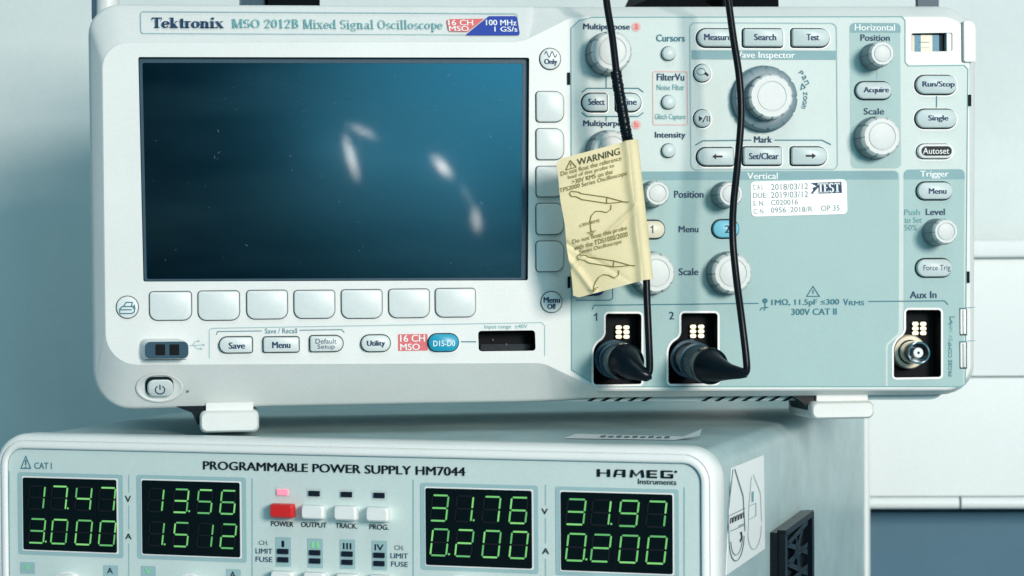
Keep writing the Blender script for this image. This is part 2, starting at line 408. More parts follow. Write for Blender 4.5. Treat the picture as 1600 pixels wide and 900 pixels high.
# ================================================================== SETTING
def setbox(name, x0, x1, y0, y1, z0, z1, m, kind='structure', bev=0, label=None, cat=None, rot=0, piv=None):
    bm = bmesh.new(); bmesh.ops.create_cube(bm, size=1)
    for v_ in bm.verts: v_.co = Vector(((x0+x1)/2 + v_.co.x*(x1-x0), (y0+y1)/2 + v_.co.y*(y1-y0), (z0+z1)/2 + v_.co.z*(z1-z0)))
    if bev: bmesh.ops.bevel(bm, geom=bm.edges[:], offset=bev, segments=4, affect='EDGES', profile=.5)
    me = bpy.data.meshes.new(name); bm.to_mesh(me); bm.free(); me.materials.append(MATS[m])
    me.polygons.foreach_set('use_smooth', [True]*len(me.polygons)); me.set_sharp_from_angle(angle=math.radians(40))
    o = bpy.data.objects.new(name, me); C.objects.link(o)
    if kind: o['kind'] = kind
    if label: tag(o, label, cat)
    return o
YAWW = math.radians(-2.5)
def wz(py, y): # height on the back wall that belongs to a picture row
    d = RM.transposed() @ Vector(((1480 - CX)/FPX, (py - CY)/FPX, 1)); return CAM.z + d.z * y / d.y
WY = 1.27
setbox('bench_top', -2, 2, .45, 2.2, -.04, 0, 'bench_grey')
wall = setbox('wall', -2.2, 2.2, 1.285, 1.40, -.3, 2.2, 'wall_paint')

# ================================================================== OSCILLOSCOPE
osc = empty('oscilloscope', F)
tag(osc, 'wide white digital oscilloscope with a dark blank screen, standing on the power supply', 'oscilloscope')
mb = MB()
OUT = [(137, 6), (815, 9), (895, 10), (1524, 9), (1525, 616), (935, 621), (850, 627), (147, 640)]
PLA = [(157, 64), (815, 63), (893, 24), (1516, 24), (1519, 610), (935, 611), (848, 570), (163, 573)]
RO = [48, 20, 20, 60, 52, 20, 20, 58]; RP = [42, 14, 14, 45, 42, 10, 10, 50]
WO = [-.005, -.005, -.012, -.012, -.007, -.009, -.012, -.011]
wl = []
ol, wl = fillet([F.L(*p, w) for p, w in zip(OUT, WO)], [r*F.px for r in RO], 8, WO)
pl = fillet([F.L(*p) for p in PLA], [r*F.px for r in RP], 8)
# smooth the depth of the outer edge round the corners
for _ in range(3): wl = [(wl[i-1] + wl[i]*2 + wl[(i+1) % len(wl)])/4 for i in range(len(wl))]
def shrink(loop, d, cen=None):
    n_ = len(loop); out = []
    for i in range(n_):
        a = Vector(loop[i-1]); b = Vector(loop[(i+1) % n_]); t_ = (b - a)
        t_ = t_.normalized() if t_.length > 1e-9 else Vector((1, 0))
        out.append((loop[i][0] + t_.y*d, loop[i][1] - t_.x*d))
    return out
pin = shrink(pl, .0007)
body_loops = [[(x, y, -.022) for x, y in shrink(ol, .0016)], [(x, y, w-.004) for (x, y), w in zip(shrink(ol, -.0002), wl)],
              [(x, y, w-.0012) for (x, y), w in zip(shrink(ol, .0002), wl)], [(x, y, w) for (x, y), w in zip(shrink(ol, .0012), wl)],
              [(x, y, -.0006) for x, y in pl], [(x, y, 0) for x, y in pin]]
loft(mb, body_loops, 'white_plastic', False, True)
# openings cut through the face
def Lp(pts, r): return fillet([F.L(*p) for p in pts], r*F.px if not isinstance(r, (list, tuple)) else [q*F.px for q in r], 5)
H_screen = Lp([(216, 89), (827, 90), (825, 438), (224, 440)], 3)
H_b1 = Lp([(946, 490), (1002, 490), (1002, 600), (927, 601), (927, 540), (946, 527)], [5, 5, 3, 5, 12, 8])
H_b2 = Lp([(1064, 489), (1121, 489), (1121, 599), (1044, 600), (1044, 539), (1064, 526)], [5, 5, 3, 5, 12, 8])
H_b3 = Lp([(1415, 484), (1470, 484), (1470, 589), (1396, 590), (1396, 535), (1415, 521)], [5, 5, 4, 4, 12, 8])
H_win = Lp([(1424, 52), (1488, 51), (1488, 80), (1424, 81)], 3)
H_slot = Lp([(747, 517), (836, 516), (837, 548), (748, 549)], 5)
HOLES = [(H_screen, -.0035, 'slate_plastic', 'black_hole'), (H_b1, -.010, 'black_hole', 'black_hole'), (H_b2, -.010, 'black_hole', 'black_hole'),
         (H_b3, -.010, 'black_hole', 'black_hole'), (H_win, -.004, 'gap_dark', 'gap_dark'), (H_slot, -.012, 'black_hole', 'black_hole')]
bm = bmesh.new(); edges = []
for loop in [pin] + [h[0] for h in HOLES]:
    vs = [bm.verts.new((x, y, 0)) for x, y in loop]
    edges += [bm.edges.new((vs[i], vs[(i+1) % len(vs)])) for i in range(len(vs))]
bmesh.ops.triangle_fill(bm, edges=edges, use_beauty=True, use_dissolve=False, normal=(0, 0, 1))
bm.verts.index_update()
mb.add([tuple(v_.co) for v_ in bm.verts], [tuple(x.index for x in f.verts) for f in bm.faces], 'white_plastic'); bm.free()
for loop, d, mw_, mf in HOLES:
    loft(mb, [z3(loop, 0), z3(loop, d)], mw_, False); sheet(mb, loop, d, mf)
mb.build('front_housing', osc)
# rear housing, reaching a little lower than the bezel
mb = MB(); c_ = fillet([F.L(165, 26), F.L(1500, 26), F.L(1500, 628), F.L(890, 631), F.L(165, 634)], [40*F.px, 40*F.px, 25*F.px, 5*F.px, 40*F.px], 6)
prism(mb, c_, -.020, -.125, 'case_paint'); mb.build('rear_housing', osc)
mb = MB()
for x in list(range(922, 1015, 21)) + list(range(1100, 1232, 21)):
    q = [F.L(x+12, 618, -.019), F.L(x+19, 618, -.019), F.L(x+3, 627, -.019), F.L(x-5, 627, -.019)]; sheet(mb, q, -.0197, 'black_hole')
mb.build('vent_slots', osc)
# screen
mb = MB()
o_ = Lp([(217, 90), (826, 91), (824, 437), (225, 439)], 3); i_ = Lp([(222, 97), (818, 98), (816, 434), (229, 436)], 3)
loft(mb, [z3(o_, -.0030), z3(i_, -.0030), z3(i_, -.0034)], 'slate_plastic', False)
sc = mb.build('screen_surround', osc, smooth=0)
mb = MB(); sheet(mb, i_, -.0033, 'lcd_glass')
for k in range(46):
    x, y = random.uniform(228, 812), random.uniform(102, 430); a = random.uniform(0, 3.1); l = random.choice([.5, .5, .7, .7, 1.0, 2.2]) * F.px; c_ = F.L(x, y)
    stroke(mb, [(c_[0]-l*math.cos(a), c_[1]-l*math.sin(a)), (c_[0]+l*math.cos(a), c_[1]+l*math.sin(a))], random.uniform(.5, .9)*F.px, 'dust', -.00325)
lcd = mb.build('screen', osc, 'dark blue glossy display glass, switched off', smooth=0)
# ---- printed zones and lines
mb = MB(); z1, z2, z4 = .00010, .00022, .00034
PANEL = [(892, 44), (905, 32), (925, 27), (1409, 26), (1414, 32), (1414, 97), (1419, 103), (1506, 102), (1512, 108), (1508, 600), (1502, 604), (935, 604), (893, 578)]
pp = [F.L(*p) for p in PANEL]; sheet_holes(mb, pp, [H_b1, H_b2, H_b3], z1, 'panel_light'); stroke(mb, pp, 1.4*F.px, 'ink_pale', z4, True)
def zone(x0, y0, x1, y1, m, w, r): 
    b_ = F.box(x0, y0, x1, y1); sheet(mb, rr(*b_, [q*F.px for q in r] if isinstance(r, (list, tuple)) else r*F.px), w, m)
zone(1328, 36, 1407, 263, 'zone_teal', z2, 8); zone(1328, 36, 1407, 51, 'band_teal', z4, [8, 8, 0.5, 0.5])
zone(893, 268, 1405, 281, 'band_teal', z4, [.5, 8, .5, .5])
sheet_holes(mb, fillet([F.L(*p) for p in ((893, 268), (1405, 266.5), (1404, 520), (1384, 538), (1384, 604), (935, 604), (893, 577))], [1e-4, 8*F.px, 4*F.px, 4*F.px, 1e-4, 1e-4, 1e-4]), [H_b1, H_b2], z2, 'zone_teal')
sheet_holes(mb, fillet([F.L(*p) for p in ((1412, 265), (1507, 264), (1505, 603), (1387, 603), (1387, 539), (1412, 519))], [8*F.px, 8*F.px, 1e-4, 1e-4, 4*F.px, 4*F.px]), [H_b3], z2, 'zone_teal')
zone(1412, 265, 1507, 280, 'band_teal', z4, [8, 8, .5, .5])
zone(1081, 79, 1307, 93, 'band_teal', z4, .5)
def outline(x0, y0, x1, y1, r, wpx, m, w=.0004):
    b_ = F.box(x0, y0, x1, y1); stroke(mb, rr(*b_, r*F.px), wpx*F.px, m, w, True)
outline(1079, 36, 1308, 265, 9, 1.6, 'line_faint'); outline(1020, 112, 1074, 195, 3, 1.2, 'red_pale')
# white ridges round the BNC recesses
for h in (H_b1, H_b2, H_b3): stroke(mb, shrink(h, -1.6*F.px), 3.2*F.px, 'rim_white', .0005, True)
L_ = [([(909, 144), (917, 138), (997, 138), (1005, 144)], 1.6), ([(909, 176), (917, 182), (997, 182), (1005, 176)], 1.6),
      ([(947, 117), (947, 138)], 1.4), ([(947, 182), (947, 189)], 1.4), ([(1086, 227), (1098, 220), (1174, 219)], 1.6),
      ([(1210, 219), (1284, 219), (1298, 226)], 1.6), ([(925, 484), (928, 477), (1185, 474)], 1.6), ([(1356, 471), (1475, 470), (1481, 476)], 1.6),
      ([(1463, 150), (1463, 168)], 1.4), ([(957, 448), (957, 466), (953, 469), (900, 469)], 1.6)]
for p, w_ in L_: S(mb, F, p, w_, 'ink_teal', .00042)
S(mb, F, [(1370, 107), (1370, 125)], 1, 'line_faint', .0004)
# lower group box on the left module
for p, m_, w_ in [([(327, 560), (327, 516), (331, 513), (846, 504), (851, 509), (851, 556)], 'line_faint', 1.3), ([(338, 523), (340, 518), (409, 517)], 'ink_teal', 1.2),
            ([(468, 516), (534, 515), (538, 520)], 'ink_teal', 1.2), ([(720, 534), (744, 534)], 'ink_teal', 1.6)]: S(mb, F, p, w_, m_, .0002)
w0 = .00055
T(mb, F, 'Save / Recall', 414, 513, 464, 521, 'ink_teal', .0003, .004); T(mb, F, 'Input range  ±40V', 757, 507, 824, 515, 'ink_pale', .0003, 0)
for a in [('Multipurpose', 911, 37, 984, 49), ('Cursors', 1025, 54, 1070, 65, 'ink_teal'), ('FilterVu', 1026, 115, 1069, 126), ('Noise Filter', 1026, 132, 1069, 141, 'ink_pale', w0, 0),
          ('Glitch Capture', 1023, 178, 1071, 189, 'ink_pale', w0, 0), ('Intensity', 1023, 206, 1071, 218), ('Multipurpose', 911, 188, 984, 200), ('Mark', 1178, 213, 1206, 223),
          ('Wave Inspector', 1143, 81, 1242, 94, 'ink_white'), ('Horizontal', 1335, 38, 1398, 48, 'ink_white'), ('Position', 1344, 54, 1390, 64), ('Scale', 1349, 169, 1381, 179),
          ('Vertical', 1167, 270, 1215, 280, 'ink_white'), ('Position', 1053, 298, 1099, 309), ('Menu', 1060, 353, 1091, 363), ('Scale', 1060, 419, 1091, 430),
          ('Trigger', 1437, 267, 1482, 279, 'ink_white'), ('Level', 1446, 326, 1476, 336), ('Push', 1413, 327, 1437, 336, 'ink_pale', w0, .002), ('to Set', 1413, 339, 1440, 348, 'ink_pale', w0, .002),
          ('50%', 1413, 351, 1433, 360, 'ink_pale', w0, .002), ('Aux In', 1421, 455, 1463, 466), ('1MΩ, 11.5pF ≤300', 1205, 467, 1311, 479, 'ink_teal'), ('V', 1317, 467, 1325, 477, 'ink_teal'),
          ('RMS', 1326, 470, 1350, 477, 'ink_teal'), ('300V CAT II', 1236, 482, 1307, 492, 'ink_teal'), ('2', 1045, 487, 1053, 499)]:
    T(mb, F, *a)
S(mb, F, [(928, 493), (932, 490), (932, 501)], 2, 'ink_navy', w0); S(mb, F, [(1270, 447.5), (1280, 463), (1260, 463)], 1.5, 'ink_teal', w0, True); S(mb, F, [(1270, 453), (1270, 459)], 1.5, 'ink_teal', w0)
# ground and input mark before the input rating
b_ = F.box(1191, 466, 1199, 474); sheet(mb, rr(*b_, 4*F.px), w0, 'ink_teal')
S(mb, F, [(1195, 474), (1195, 480)], 1.5, 'ink_teal', w0); S(mb, F, [(1187, 485), (1190, 481), (1200, 480)], 1.6, 'ink_teal', w0); S(mb, F, [(1193, 485), (1196, 481)], 1.4, 'ink_teal', w0)
for s_, y in (('a', 42), ('b', 195)):
    sheet(mb, rr(*F.box(987, y-7, 1001, y+7), 7*F.px), .0004, 'red_pale'); T(mb, F, s_, 991, y-(4 if s_ == 'a' else 5), 997, y+4, 'ink_red')
# curved "Pan · Zoom" beside the big dial
for i, ch in enumerate('Pan'):
    a = math.radians(38 - i*8.5); T(mb, F, ch, 1206+58*math.cos(a)-3.2, 150-58*math.sin(a)-3.5, 1206+58*math.cos(a)+3.2, 150-58*math.sin(a)+3.5, 'ink_teal', w0, .004, rot=math.degrees(a)-90)
for i, ch in enumerate('Zoom'):
    a = math.radians(4 - i*7.5); T(mb, F, ch, 1206+52*math.cos(a)-3, 150-52*math.sin(a)-3.2, 1206+52*math.cos(a)+3, 150-52*math.sin(a)+3.2, 'ink_teal', w0, .004, rot=math.degrees(a)-90)
a = math.radians(12); S(mb, F, [(1253, 131), (1258, 137), (1251, 140)], 1.5, 'ink_teal', w0, True)
# probe compensation text, upright along the right edge
T(mb, F, 'PROBE COMP', 1458, 558, 1510, 564, 'ink_teal', w0, 0, rot=90); T(mb, F, '5V 1kHz', 1470, 514, 1500, 520, 'ink_pale', w0, 0, rot=90)
S(mb, F, [(1481, 507), (1487, 503), (1484, 499), (1484, 495), (1492, 495)], 1.1, 'ink_teal', w0)
# soft groove beside the panel, small dark latch slits
for q in ((886, 113.5, 890.6, 132.6), (886.5, 432, 891, 450), (1512, 148, 1517, 166), (1510, 424, 1514.5, 442)):
    sheet(mb, rr(*F.box(*q), .3*F.px), .0006, 'black_hole')
lettering = mb.build('panel_print', osc, smooth=0)
# ---- brand plate on the sloping strip above the screen
v63 = F.L(500, 63)[1]; v9 = F.L(500, 9)[1]
wb = lambda x, y: -.0006 - .0034*(y-v63)/(v9-v63) + .00035
wb2 = lambda x, y: wb(x, y) + .0002; wb3 = lambda x, y: wb(x, y) + .00035
mb = MB(); pr = rr(*F.box(223, 18, 813, 53), 4*F.px)
stroke(mb, pr, 1.2*F.px, 'line_faint', wb, True)
TS(mb, F, 'Tektronix', 237, 26, 350, 43, 'ink_navy', wb2, thick=.21, thin=.08)
TS(mb, F, 'MSO 2012B', 362, 29, 467, 43, 'ink_pale', wb2, thick=.16)
TS(mb, F, 'Mixed Signal Oscilloscope', 474, 30, 693, 49, 'ink_pale', wb2, thick=.13)
pl_ = fillet([F.L(699, 29), F.L(758, 28), F.L(731, 49), F.L(701, 48)], [3*F.px, .5*F.px, .5*F.px, 3*F.px], 4); sheet(mb, pl_, wb2, 'tag_red')
pl_ = fillet([F.L(765, 24), F.L(809, 24), F.L(813, 55), F.L(727, 55)], [1*F.px, 4*F.px, 4*F.px, 1*F.px], 4); sheet(mb, pl_, wb2, 'tag_blue')
for s_, x0, y0, x1, y1 in (('16 CH', 701, 30, 740, 39), ('MSO', 702, 40, 733, 48), ('100 MHz', 760, 30, 808, 39), ('1 GS/s', 773, 41, 809, 49)):
    T(mb, F, s_, x0, y0, x1, y1, 'ink_white', wb3, .03)
mb.build('brand_plate', osc, smooth=0)
mb = MB(); sheet(mb, rr(*F.box(622, 522, 668, 548), 1*F.px), .0002, 'tag_red'); T(mb, F, '16 CH', 625, 523, 664, 534, 'ink_white', .0004, .03); T(mb, F, 'MSO', 625, 537, 656, 547, 'ink_white', .0004, .03)
mb.build('red_badge', osc, smooth=0)

# ---- buttons
def button(fr, par, x0, y0, x1, y1, shape, m='button_plastic', h=.0028, rim='rim_white', label=None, texts=(), base=.0002, icon=None, name='button', tm='ink_navy', gap=2.3, bold=.065):
    mb = MB(); px = fr.px; cx, cy, hw, hh = fr.box(x0, y0, x1, y1, h)
    p = hh*.98; q = 3.2*px
    r = {'pill': p, 'circle': p, 'lround': [p, q, q, p], 'rround': [q, p, p, q], 'rect': q, 'sq': 4*px}[shape] if isinstance(shape, str) else [s_*px for s_ in shape]
    def rad(d): return [max(a+d, 1e-5) for a in r] if isinstance(r, list) else max(r+d, 1e-5)
    g = gap*px; ox, oy = 0, 0
    bx_, by_, _, _ = fr.box(x0, y0, x1, y1, h)
    if rim: sheet(mb, rr(cx-.0*px, cy-.6*px, hw+g+1.6*px, hh+g+1.2*px, rad(g+1.4*px)), base, rim)  # flat white rim, wider below, standing for the bevel's highlight
    sheet(mb, rr(cx, cy, hw+g, hh+g, rad(g)), base+.00015, 'gap_dark')
    loft(mb, [z3(rr(cx, cy, hw, hh, rad(0)), base+.0001), z3(rr(cx, cy, hw, hh, rad(0)), h*.75), z3(rr(cx, cy, hw-.3*px, hh-.3*px, rad(-.3*px)), h*.9), z3(rr(cx, cy, hw-1.6*px, hh-1.6*px, rad(-1.6*px)), h)], m)
    o = mb.build(name, par, label, smooth=50)
    if texts or icon:
        mb = MB()
        for t_ in texts:
            s_, a, b, c, d = t_[:5]; T(mb, fr, s_, a, b, c, d, t_[5] if len(t_) > 5 else tm, h+.0001, bold, at_w=h)
        if icon: icon(mb, h+.0001)
        mb.build('lettering', o, smooth=0)
    return o
B = lambda *a, **k: button(F, osc, *a, **k)
B(1091, 45, 1147, 72, 'lround', texts=[('Measure', 1100, 53, 1143, 63)], label='left-rounded button reading Measure')
B(1163, 45, 1224, 72, 'rect', texts=[('Search', 1178, 53, 1213, 63)], label='square button reading Search')
B(1239, 45, 1297, 72, 'rround', texts=[('Test', 1260, 53, 1280, 63)], label='right-rounded button reading Test')
B(911, 146, 949, 173, 'lround', texts=[('Select', 919, 154, 945, 164)], label='left-rounded button reading Select')
B(964, 146, 1002, 173, 'rround', texts=[('Fine', 973, 154, 995, 164)], label='right-rounded button reading Fine')
for cx_, cy_, l_ in ((1046, 83, 'Cursors'), (1046, 159, 'Noise Filter'), (1046, 235, 'Intensity')):
    B(cx_-10.5, cy_-10.5, cx_+10.5, cy_+10.5, 'circle', label='small round button by the word ' + l_, gap=1.2, rim='panel_light')
def ic_mag(mb, w):
    l = [F.L(1095.5+6.5*math.cos(a*math.pi/12), 112+5*math.sin(a*math.pi/12), w) for a in range(24)]; stroke(mb, l, 1.3*F.px, 'ink_grey', w, True)
    stroke(mb, [F.L(1100, 115, w), F.L(1103, 116.5, w)], 2*F.px, 'ink_black', w); stroke(mb, [F.L(1102, 113.5, w), F.L(1106.5, 118.5, w)], 3.6*F.px, 'ink_black', w+.0001)
B(1086, 100, 1112, 127, 'circle', icon=ic_mag, label='round button with a magnifying glass', gap=1.6)
def ic_play(mb, w):
    sheet(mb, [F.L(1092, 181, w), F.L(1098, 185, w), F.L(1092, 190, w)], w, 'ink_black')
    for a, b in (((1098, 191), (1103, 181)), ((1105, 181), (1105, 190)), ((1108.5, 181), (1108.5, 190))): stroke(mb, [F.L(*a, w), F.L(*b, w)], 1.6*F.px, 'ink_black', w)
B(1086, 171, 1112, 198, 'circle', icon=ic_play, label='round button with a play and pause sign', gap=1.6)
def arrow(x0, x1, y):
    def f_(mb, w):
        d = 1 if x1 > x0 else -1
        stroke(mb, [F.L(x0, y, w), F.L(x1-d*3, y, w)], 3*F.px, 'ink_black', w); sheet(mb, [F.L(x1, y, w), F.L(x1-d*6, y-4.5, w), F.L(x1-d*6, y+4.5, w)], w+.00005, 'ink_black')
    return f_
B(1091, 231, 1147, 258, 'lround', icon=arrow(1129, 1113, 244.5), label='left-rounded button with a left arrow')
B(1163, 230, 1222, 257, 'rect', texts=[('Set/Clear', 1170, 239, 1217, 249)], label='square button reading Set/Clear')
B(1238, 230, 1293, 257, 'rround', icon=arrow(1259, 1275, 243.5), label='right-rounded button with a right arrow')
B(1339, 128, 1394, 154, 'pill', texts=[('Acquire', 1349, 136, 1389, 147)], label='pill button reading Acquire')
B(1433, 118, 1496, 146, 'pill', texts=[('Run/Stop', 1441, 127, 1492, 138)], label='pill button reading Run/Stop')
B(1433, 171, 1496, 199, 'pill', texts=[('Single', 1450, 180, 1482, 191)], label='pill button reading Single')
mbx = B(1435, 225, 1490, 247, 'pill', m='rim_white', rim='rim_white', gap=1.5, label='pill button with a black face reading Autoset')
mb = MB(); hh_ = .0022; bb = F.box(1439, 228.5, 1486.5, 243.5, hh_); sheet(mb, rr(*bb, bb[3]*.98), .0029, 'ink_black'); T(mb, F, 'Autoset', 1442, 231, 1483, 240.5, 'ink_white', .0031, .012, at_w=.0029); mb.build('lettering', mbx, smooth=0)
B(1435, 285, 1489, 311, 'pill', texts=[('Menu', 1451, 294, 1479, 303)], label='trigger pill button reading Menu')
B(1434, 405, 1488, 432, 'pill', texts=[('Force Trig', 1443, 414, 1485, 425)], label='pill button reading Force Trig', bold=.004)
B(999, 345, 1039, 372, 'pill', m='beige_button', icon=lambda mb, w: stroke(mb, [F.L(1017, 356, w), F.L(1020, 353.5, w), F.L(1020, 364.5, w)], 1.9*F.px, 'ink_navy', w), label='beige pill button reading 1')
B(1115, 344, 1155, 371, 'pill', m='sky_button', texts=[('2', 1132, 352, 1141, 364)], label='light blue pill button reading 2')
B(905, 436, 945, 460, 'pill', m='tag_blue', label='blue pill button half under the paper tag')
B(844, 75.5, 876, 108, 'circle', m='softkey_plastic', h=.0012, texts=[('Only', 850, 92, 871, 103)], gap=1.2, rim=None, label='round button reading Only under a sine wave',
  icon=lambda mb, w: stroke(mb, [F.L(851+i*.9, 85-4.5*math.sin(i*.6), w) for i in range(22)], 1.3*F.px, 'ink_navy', w))
B(846, 456, 878, 488, 'circle', m='softkey_plastic', h=.0012, texts=[('Menu', 849, 464, 875, 473), ('Off', 855, 474.5, 869, 483)], gap=1.2, rim=None, label='round button reading Menu Off')
def ic_print(mb, w):
    for pts in ([(187, 489), (187, 483), (191, 479), (207, 479), (210, 483), (210, 487), (206, 490), (187, 490)], [(193, 479), (197, 472.5), (207, 472.5), (205, 479)], [(188, 484), (206, 484)], [(207, 480), (210, 477), (211, 483)]):
        stroke(mb, [F.L(*p, w) for p in pts], 1.7*F.px, 'ink_teal', w)
B(182, 463, 216, 497, 'circle', m='softkey_plastic', h=.0010, icon=ic_print, gap=1.1, rim=None, label='round button with a printer sign')
for y0, y1 in ((143, 190), (201, 249), (260, 307), (318, 366), (377, 424)):
    B(838.5, y0, 881, y1, (5, 13, 13, 5), m='softkey_plastic', h=.0016, name='softkey', gap=1.2, rim=None)
for x0, y0, x1, y1 in ((234, 456, 299, 500), (310, 455, 374, 500), (386, 454, 449, 498), (460, 454, 523, 497), (534, 453, 597, 497), (608, 452, 671, 496), (681, 451, 743, 495)):
    B(x0, y0, x1, y1, (5, 5, 12, 12), m='softkey_plastic', h=.0016, name='softkey', gap=1.2, rim=None)
B(343, 527, 394, 551, 'lround', m='softkey_plastic', texts=[('Save', 357, 535, 383, 545)], rim=None, gap=1.6, label='left-rounded button reading Save')
B(412, 527, 467, 550, 'rect', m='softkey_plastic', texts=[('Menu', 425, 534, 454, 544)], rim=None, gap=1.6, label='square save and recall button reading Menu')
B(485, 525, 536, 549, 'rround', m='softkey_plastic', texts=[('Default', 493, 529, 526, 537), ('Setup', 496, 538, 523, 547)], rim=None, gap=1.6, bold=.004, label='right-rounded button reading Default Setup')
B(565, 524, 610, 549, 'pill', m='softkey_plastic', texts=[('Utility', 573, 532, 602, 543)], rim=None, gap=1.6, label='pill button reading Utility')
B(670, 522, 717, 549, 'pill', m='blue_button', texts=[('D15-D0', 677, 532, 711, 541, 'ink_white')], rim='rim_white', gap=1.6, bold=.02, label='bright blue pill button reading D15-D0')

# ---- knobs
def knob(fr, par, x, y, R, h, notch=10, label=None, m1='knob_side_shaded', m2='knob_top', base=.0002, name='knob'):
    cx, cy = fr.L(x, y); R = R*fr.px; mb = MB()
    N = 120
    lathe(mb, cx, cy, [(R*1.04, base, 0), (R*1.04, base+.0008, 0), (R, base+.001, .05), (R*.97, h-.0022, .05)], m1, N, notch)
    mb2 = MB()
    lathe(mb2, cx, cy, [(R*.97, h-.0022, .06), (R*.94, h-.0011, .06), (R*.87, h-.0003, .06), (R*.84, h, .02), (R*.665, h, 0), (R*.65, h-.0005, 0), (R*.63, h-.0005, 0), (R*.615, h, 0), (R*.55, h+.0001, 0)], m2, N, notch)
    o = mb.build(name, par, label, smooth=40); mb2.build('cap', o, smooth=40); return o
knob(F, osc, 948, 85, 33, .0135, label='large multipurpose knob a, behind the left cable')
knob(F, osc, 948, 238, 33, .0135, label='large multipurpose knob b, half covered by the paper tag')
knob(F, osc, 1363, 89, 20.5, .0150, 8, label='small knob under the word Horizontal Position')
knob(F, osc, 1366, 216, 33, .0115, label='large knob under the word Scale in the horizontal column')
knob(F, osc, 1461, 363, 21, .0150, 8, label='small knob under the word Level')
knob(F, osc, 1018, 304, 20.5, .0135, 8, label='small Position knob of channel 1')
knob(F, osc, 1131, 305, 20.5, .0135, 8, label='small Position knob of channel 2')
knob(F, osc, 1016, 427, 33, .0120, label='large Scale knob of channel 1')
knob(F, osc, 1136, 427, 33, .0110, label='large Scale knob of channel 2')
cx, cy = F.L(1192, 155); R = 51*F.px; mb = MB()
lathe(mb, cx, cy, [(R*1.03, .0002, 0), (R*1.03, .001, 0), (R*.99, .0012, 0), (R*.99, .0052, .03), (R*.95, .0064, .04), (R*.86, .0068, .04), (R*.72, .0068, 0)], 'dial_grey', 160, 12)
dial = mb.build('dial', osc, 'large two-stage grey dial under the words Wave Inspector', smooth=40)
mb = MB(); R = 36*F.px
lathe(mb, cx, cy, [(R, .0068, .04), (R*.97, .0135, .04)], 'knob_side_shaded', 120, 12); mb.build('inner_knob', dial, smooth=40)
mb = MB(); lathe(mb, cx, cy, [(R*.97, .0135, .05), (R*.93, .0147, .05), (R*.88, .0152, .03), (R*.66, .0152, 0), (R*.64, .0147, 0), (R*.61, .0147, 0), (R*.59, .0152, 0)], 'knob_top', 120, 12)
mb.build('cap', dial, smooth=40)

# ---- latch window, side latch, hinge tabs
mb = MB()
for x0, x1, m_ in ((1423.5, 1428, 'beige_ring'), (1428, 1438, 'blue_plate'), (1438, 1456, 'beige_button'), (1456, 1466.5, 'blue_plate'), (1476, 1489, 'white_plastic')):
    b_ = F.box(x0, 55 if x1 < 1470 else 50, x1, 82, -.0035); prism(mb, rr(*b_, .3*F.px), -.0039, -.0028 if x1 < 1470 else -.0006, m_)
S(mb, F, [(1438.5, 65), (1455.5, 65)], .9, 'ink_grey', -.0027); S(mb, F, [(1438.5, 73), (1455.5, 73)], .7, 'line_faint', -.0027)
mb.build('latch_window', osc, 'small window showing beige and blue contacts', smooth=0)
mb = MB(); c4 = rr(*F.box(1503, 34, 1523, 97), [2*F.px, 12*F.px, 2*F.px, 3*F.px]); sheet(mb, [(x-.9*F.px, y-.2*F.px) for x, y in c4], .0003, 'gap_dark')
loft(mb, [z3(c4, .0001), z3(c4, .0012), z3([(x+(F.L(1513, 60)[0]-x)*.12, y) for x, y in c4], .0020)], 'white_plastic'); mb.build('side_latch', osc)
mb = MB()
for y0, y1 in ((483, 524), (535, 576)):
    sheet(mb, rr(*F.box(1499, y0-1, 1510, y1), 1*F.px), .0004, 'gap_dark')
    sheet(mb, rr(*F.box(1500, y0, 1509, y1-2), 1*F.px), .0006, 'white_plastic')
    prism(mb, rr(*F.box(1504, y0+1, 1507.5, y1-3), .5*F.px), .0005, .0014, 'steel'); stroke(mb, [F.L(1509.5, y0), F.L(1509.5, y1)], 1*F.px, 'gap_dark', .0008)
    S(mb, F, [(1498, y0-1.5), (1523, y0-3)], 1, 'ink_pale', .0006)
mb.build('probe_terminals', osc, 'two small metal test terminals at the right edge')
# ---- BNC fittings
def bnc(name, cxp, cyp, pins, plug=None, full=False):
    mb = MB()
    for (x, y) in pins: prism(mb, rr(*F.box(x-4.8, y-3.1, x+4.8, y+3.1, -.008), 2.9*F.px), -.0098, -.0080, 'gold')
    cx, cy = F.L(cxp, cyp, -.004)
    if full:
        R = 27*F.px; lathe(mb, cx, cy, [(R*1.0, -.0095, 0), (R, -.005, 0), (R*.93, -.0042, 0), (R*.72, -.0042, 0), (R*.70, -.009, 0)], 'beige_ring', 48)
        lathe(mb, cx, cy, [(R*.66, -.0088, 0), (R*.66, .0085, 0), (R*.60, .0088, 0), (R*.56, .0086, 0)], 'steel', 48, cap=False)
        prof = [(R*.56, .0086, 0), (R*.54, .001, 0)]; lathe(mb, cx, cy, prof, 'steel_dark', 48)
        lathe(mb, cx, cy, [(R*.30, .001, 0), (R*.30, .0075, 0), (R*.26, .0078, 0), (R*.09, .0078, 0)], 'dielectric', 32)
        lathe(mb, cx, cy, [(R*.08, .0079, 0), (R*.02, .00795, 0)], 'gap_dark', 16)
    else:
        R = 24*F.px; lathe(mb, cx, cy, [(R, -.0095, 0), (R, -.004, 0), (R*.5, -.003, 0)], 'black_plastic', 32)
    return mb.build('bnc_socket', osc, name)
bnc('socket under the left probe plug, six gold pins above it', 953, 558, [(966.8+12*i, 511.6+7.2*j) for i in (0, 1) for j in (0, 1, 2)])
bnc('socket under the right probe plug, six gold pins above it', 1070, 557, [(1083+12.7*i, 510.5+7.2*j) for i in (0, 1) for j in (0, 1, 2)])
bnc('open round Aux In socket with a beige ring', 1422, 550, [(1430.3+12.3*i, 506+7.2*j) for i in (0, 1) for j in (0, 1, 2)], full=True)
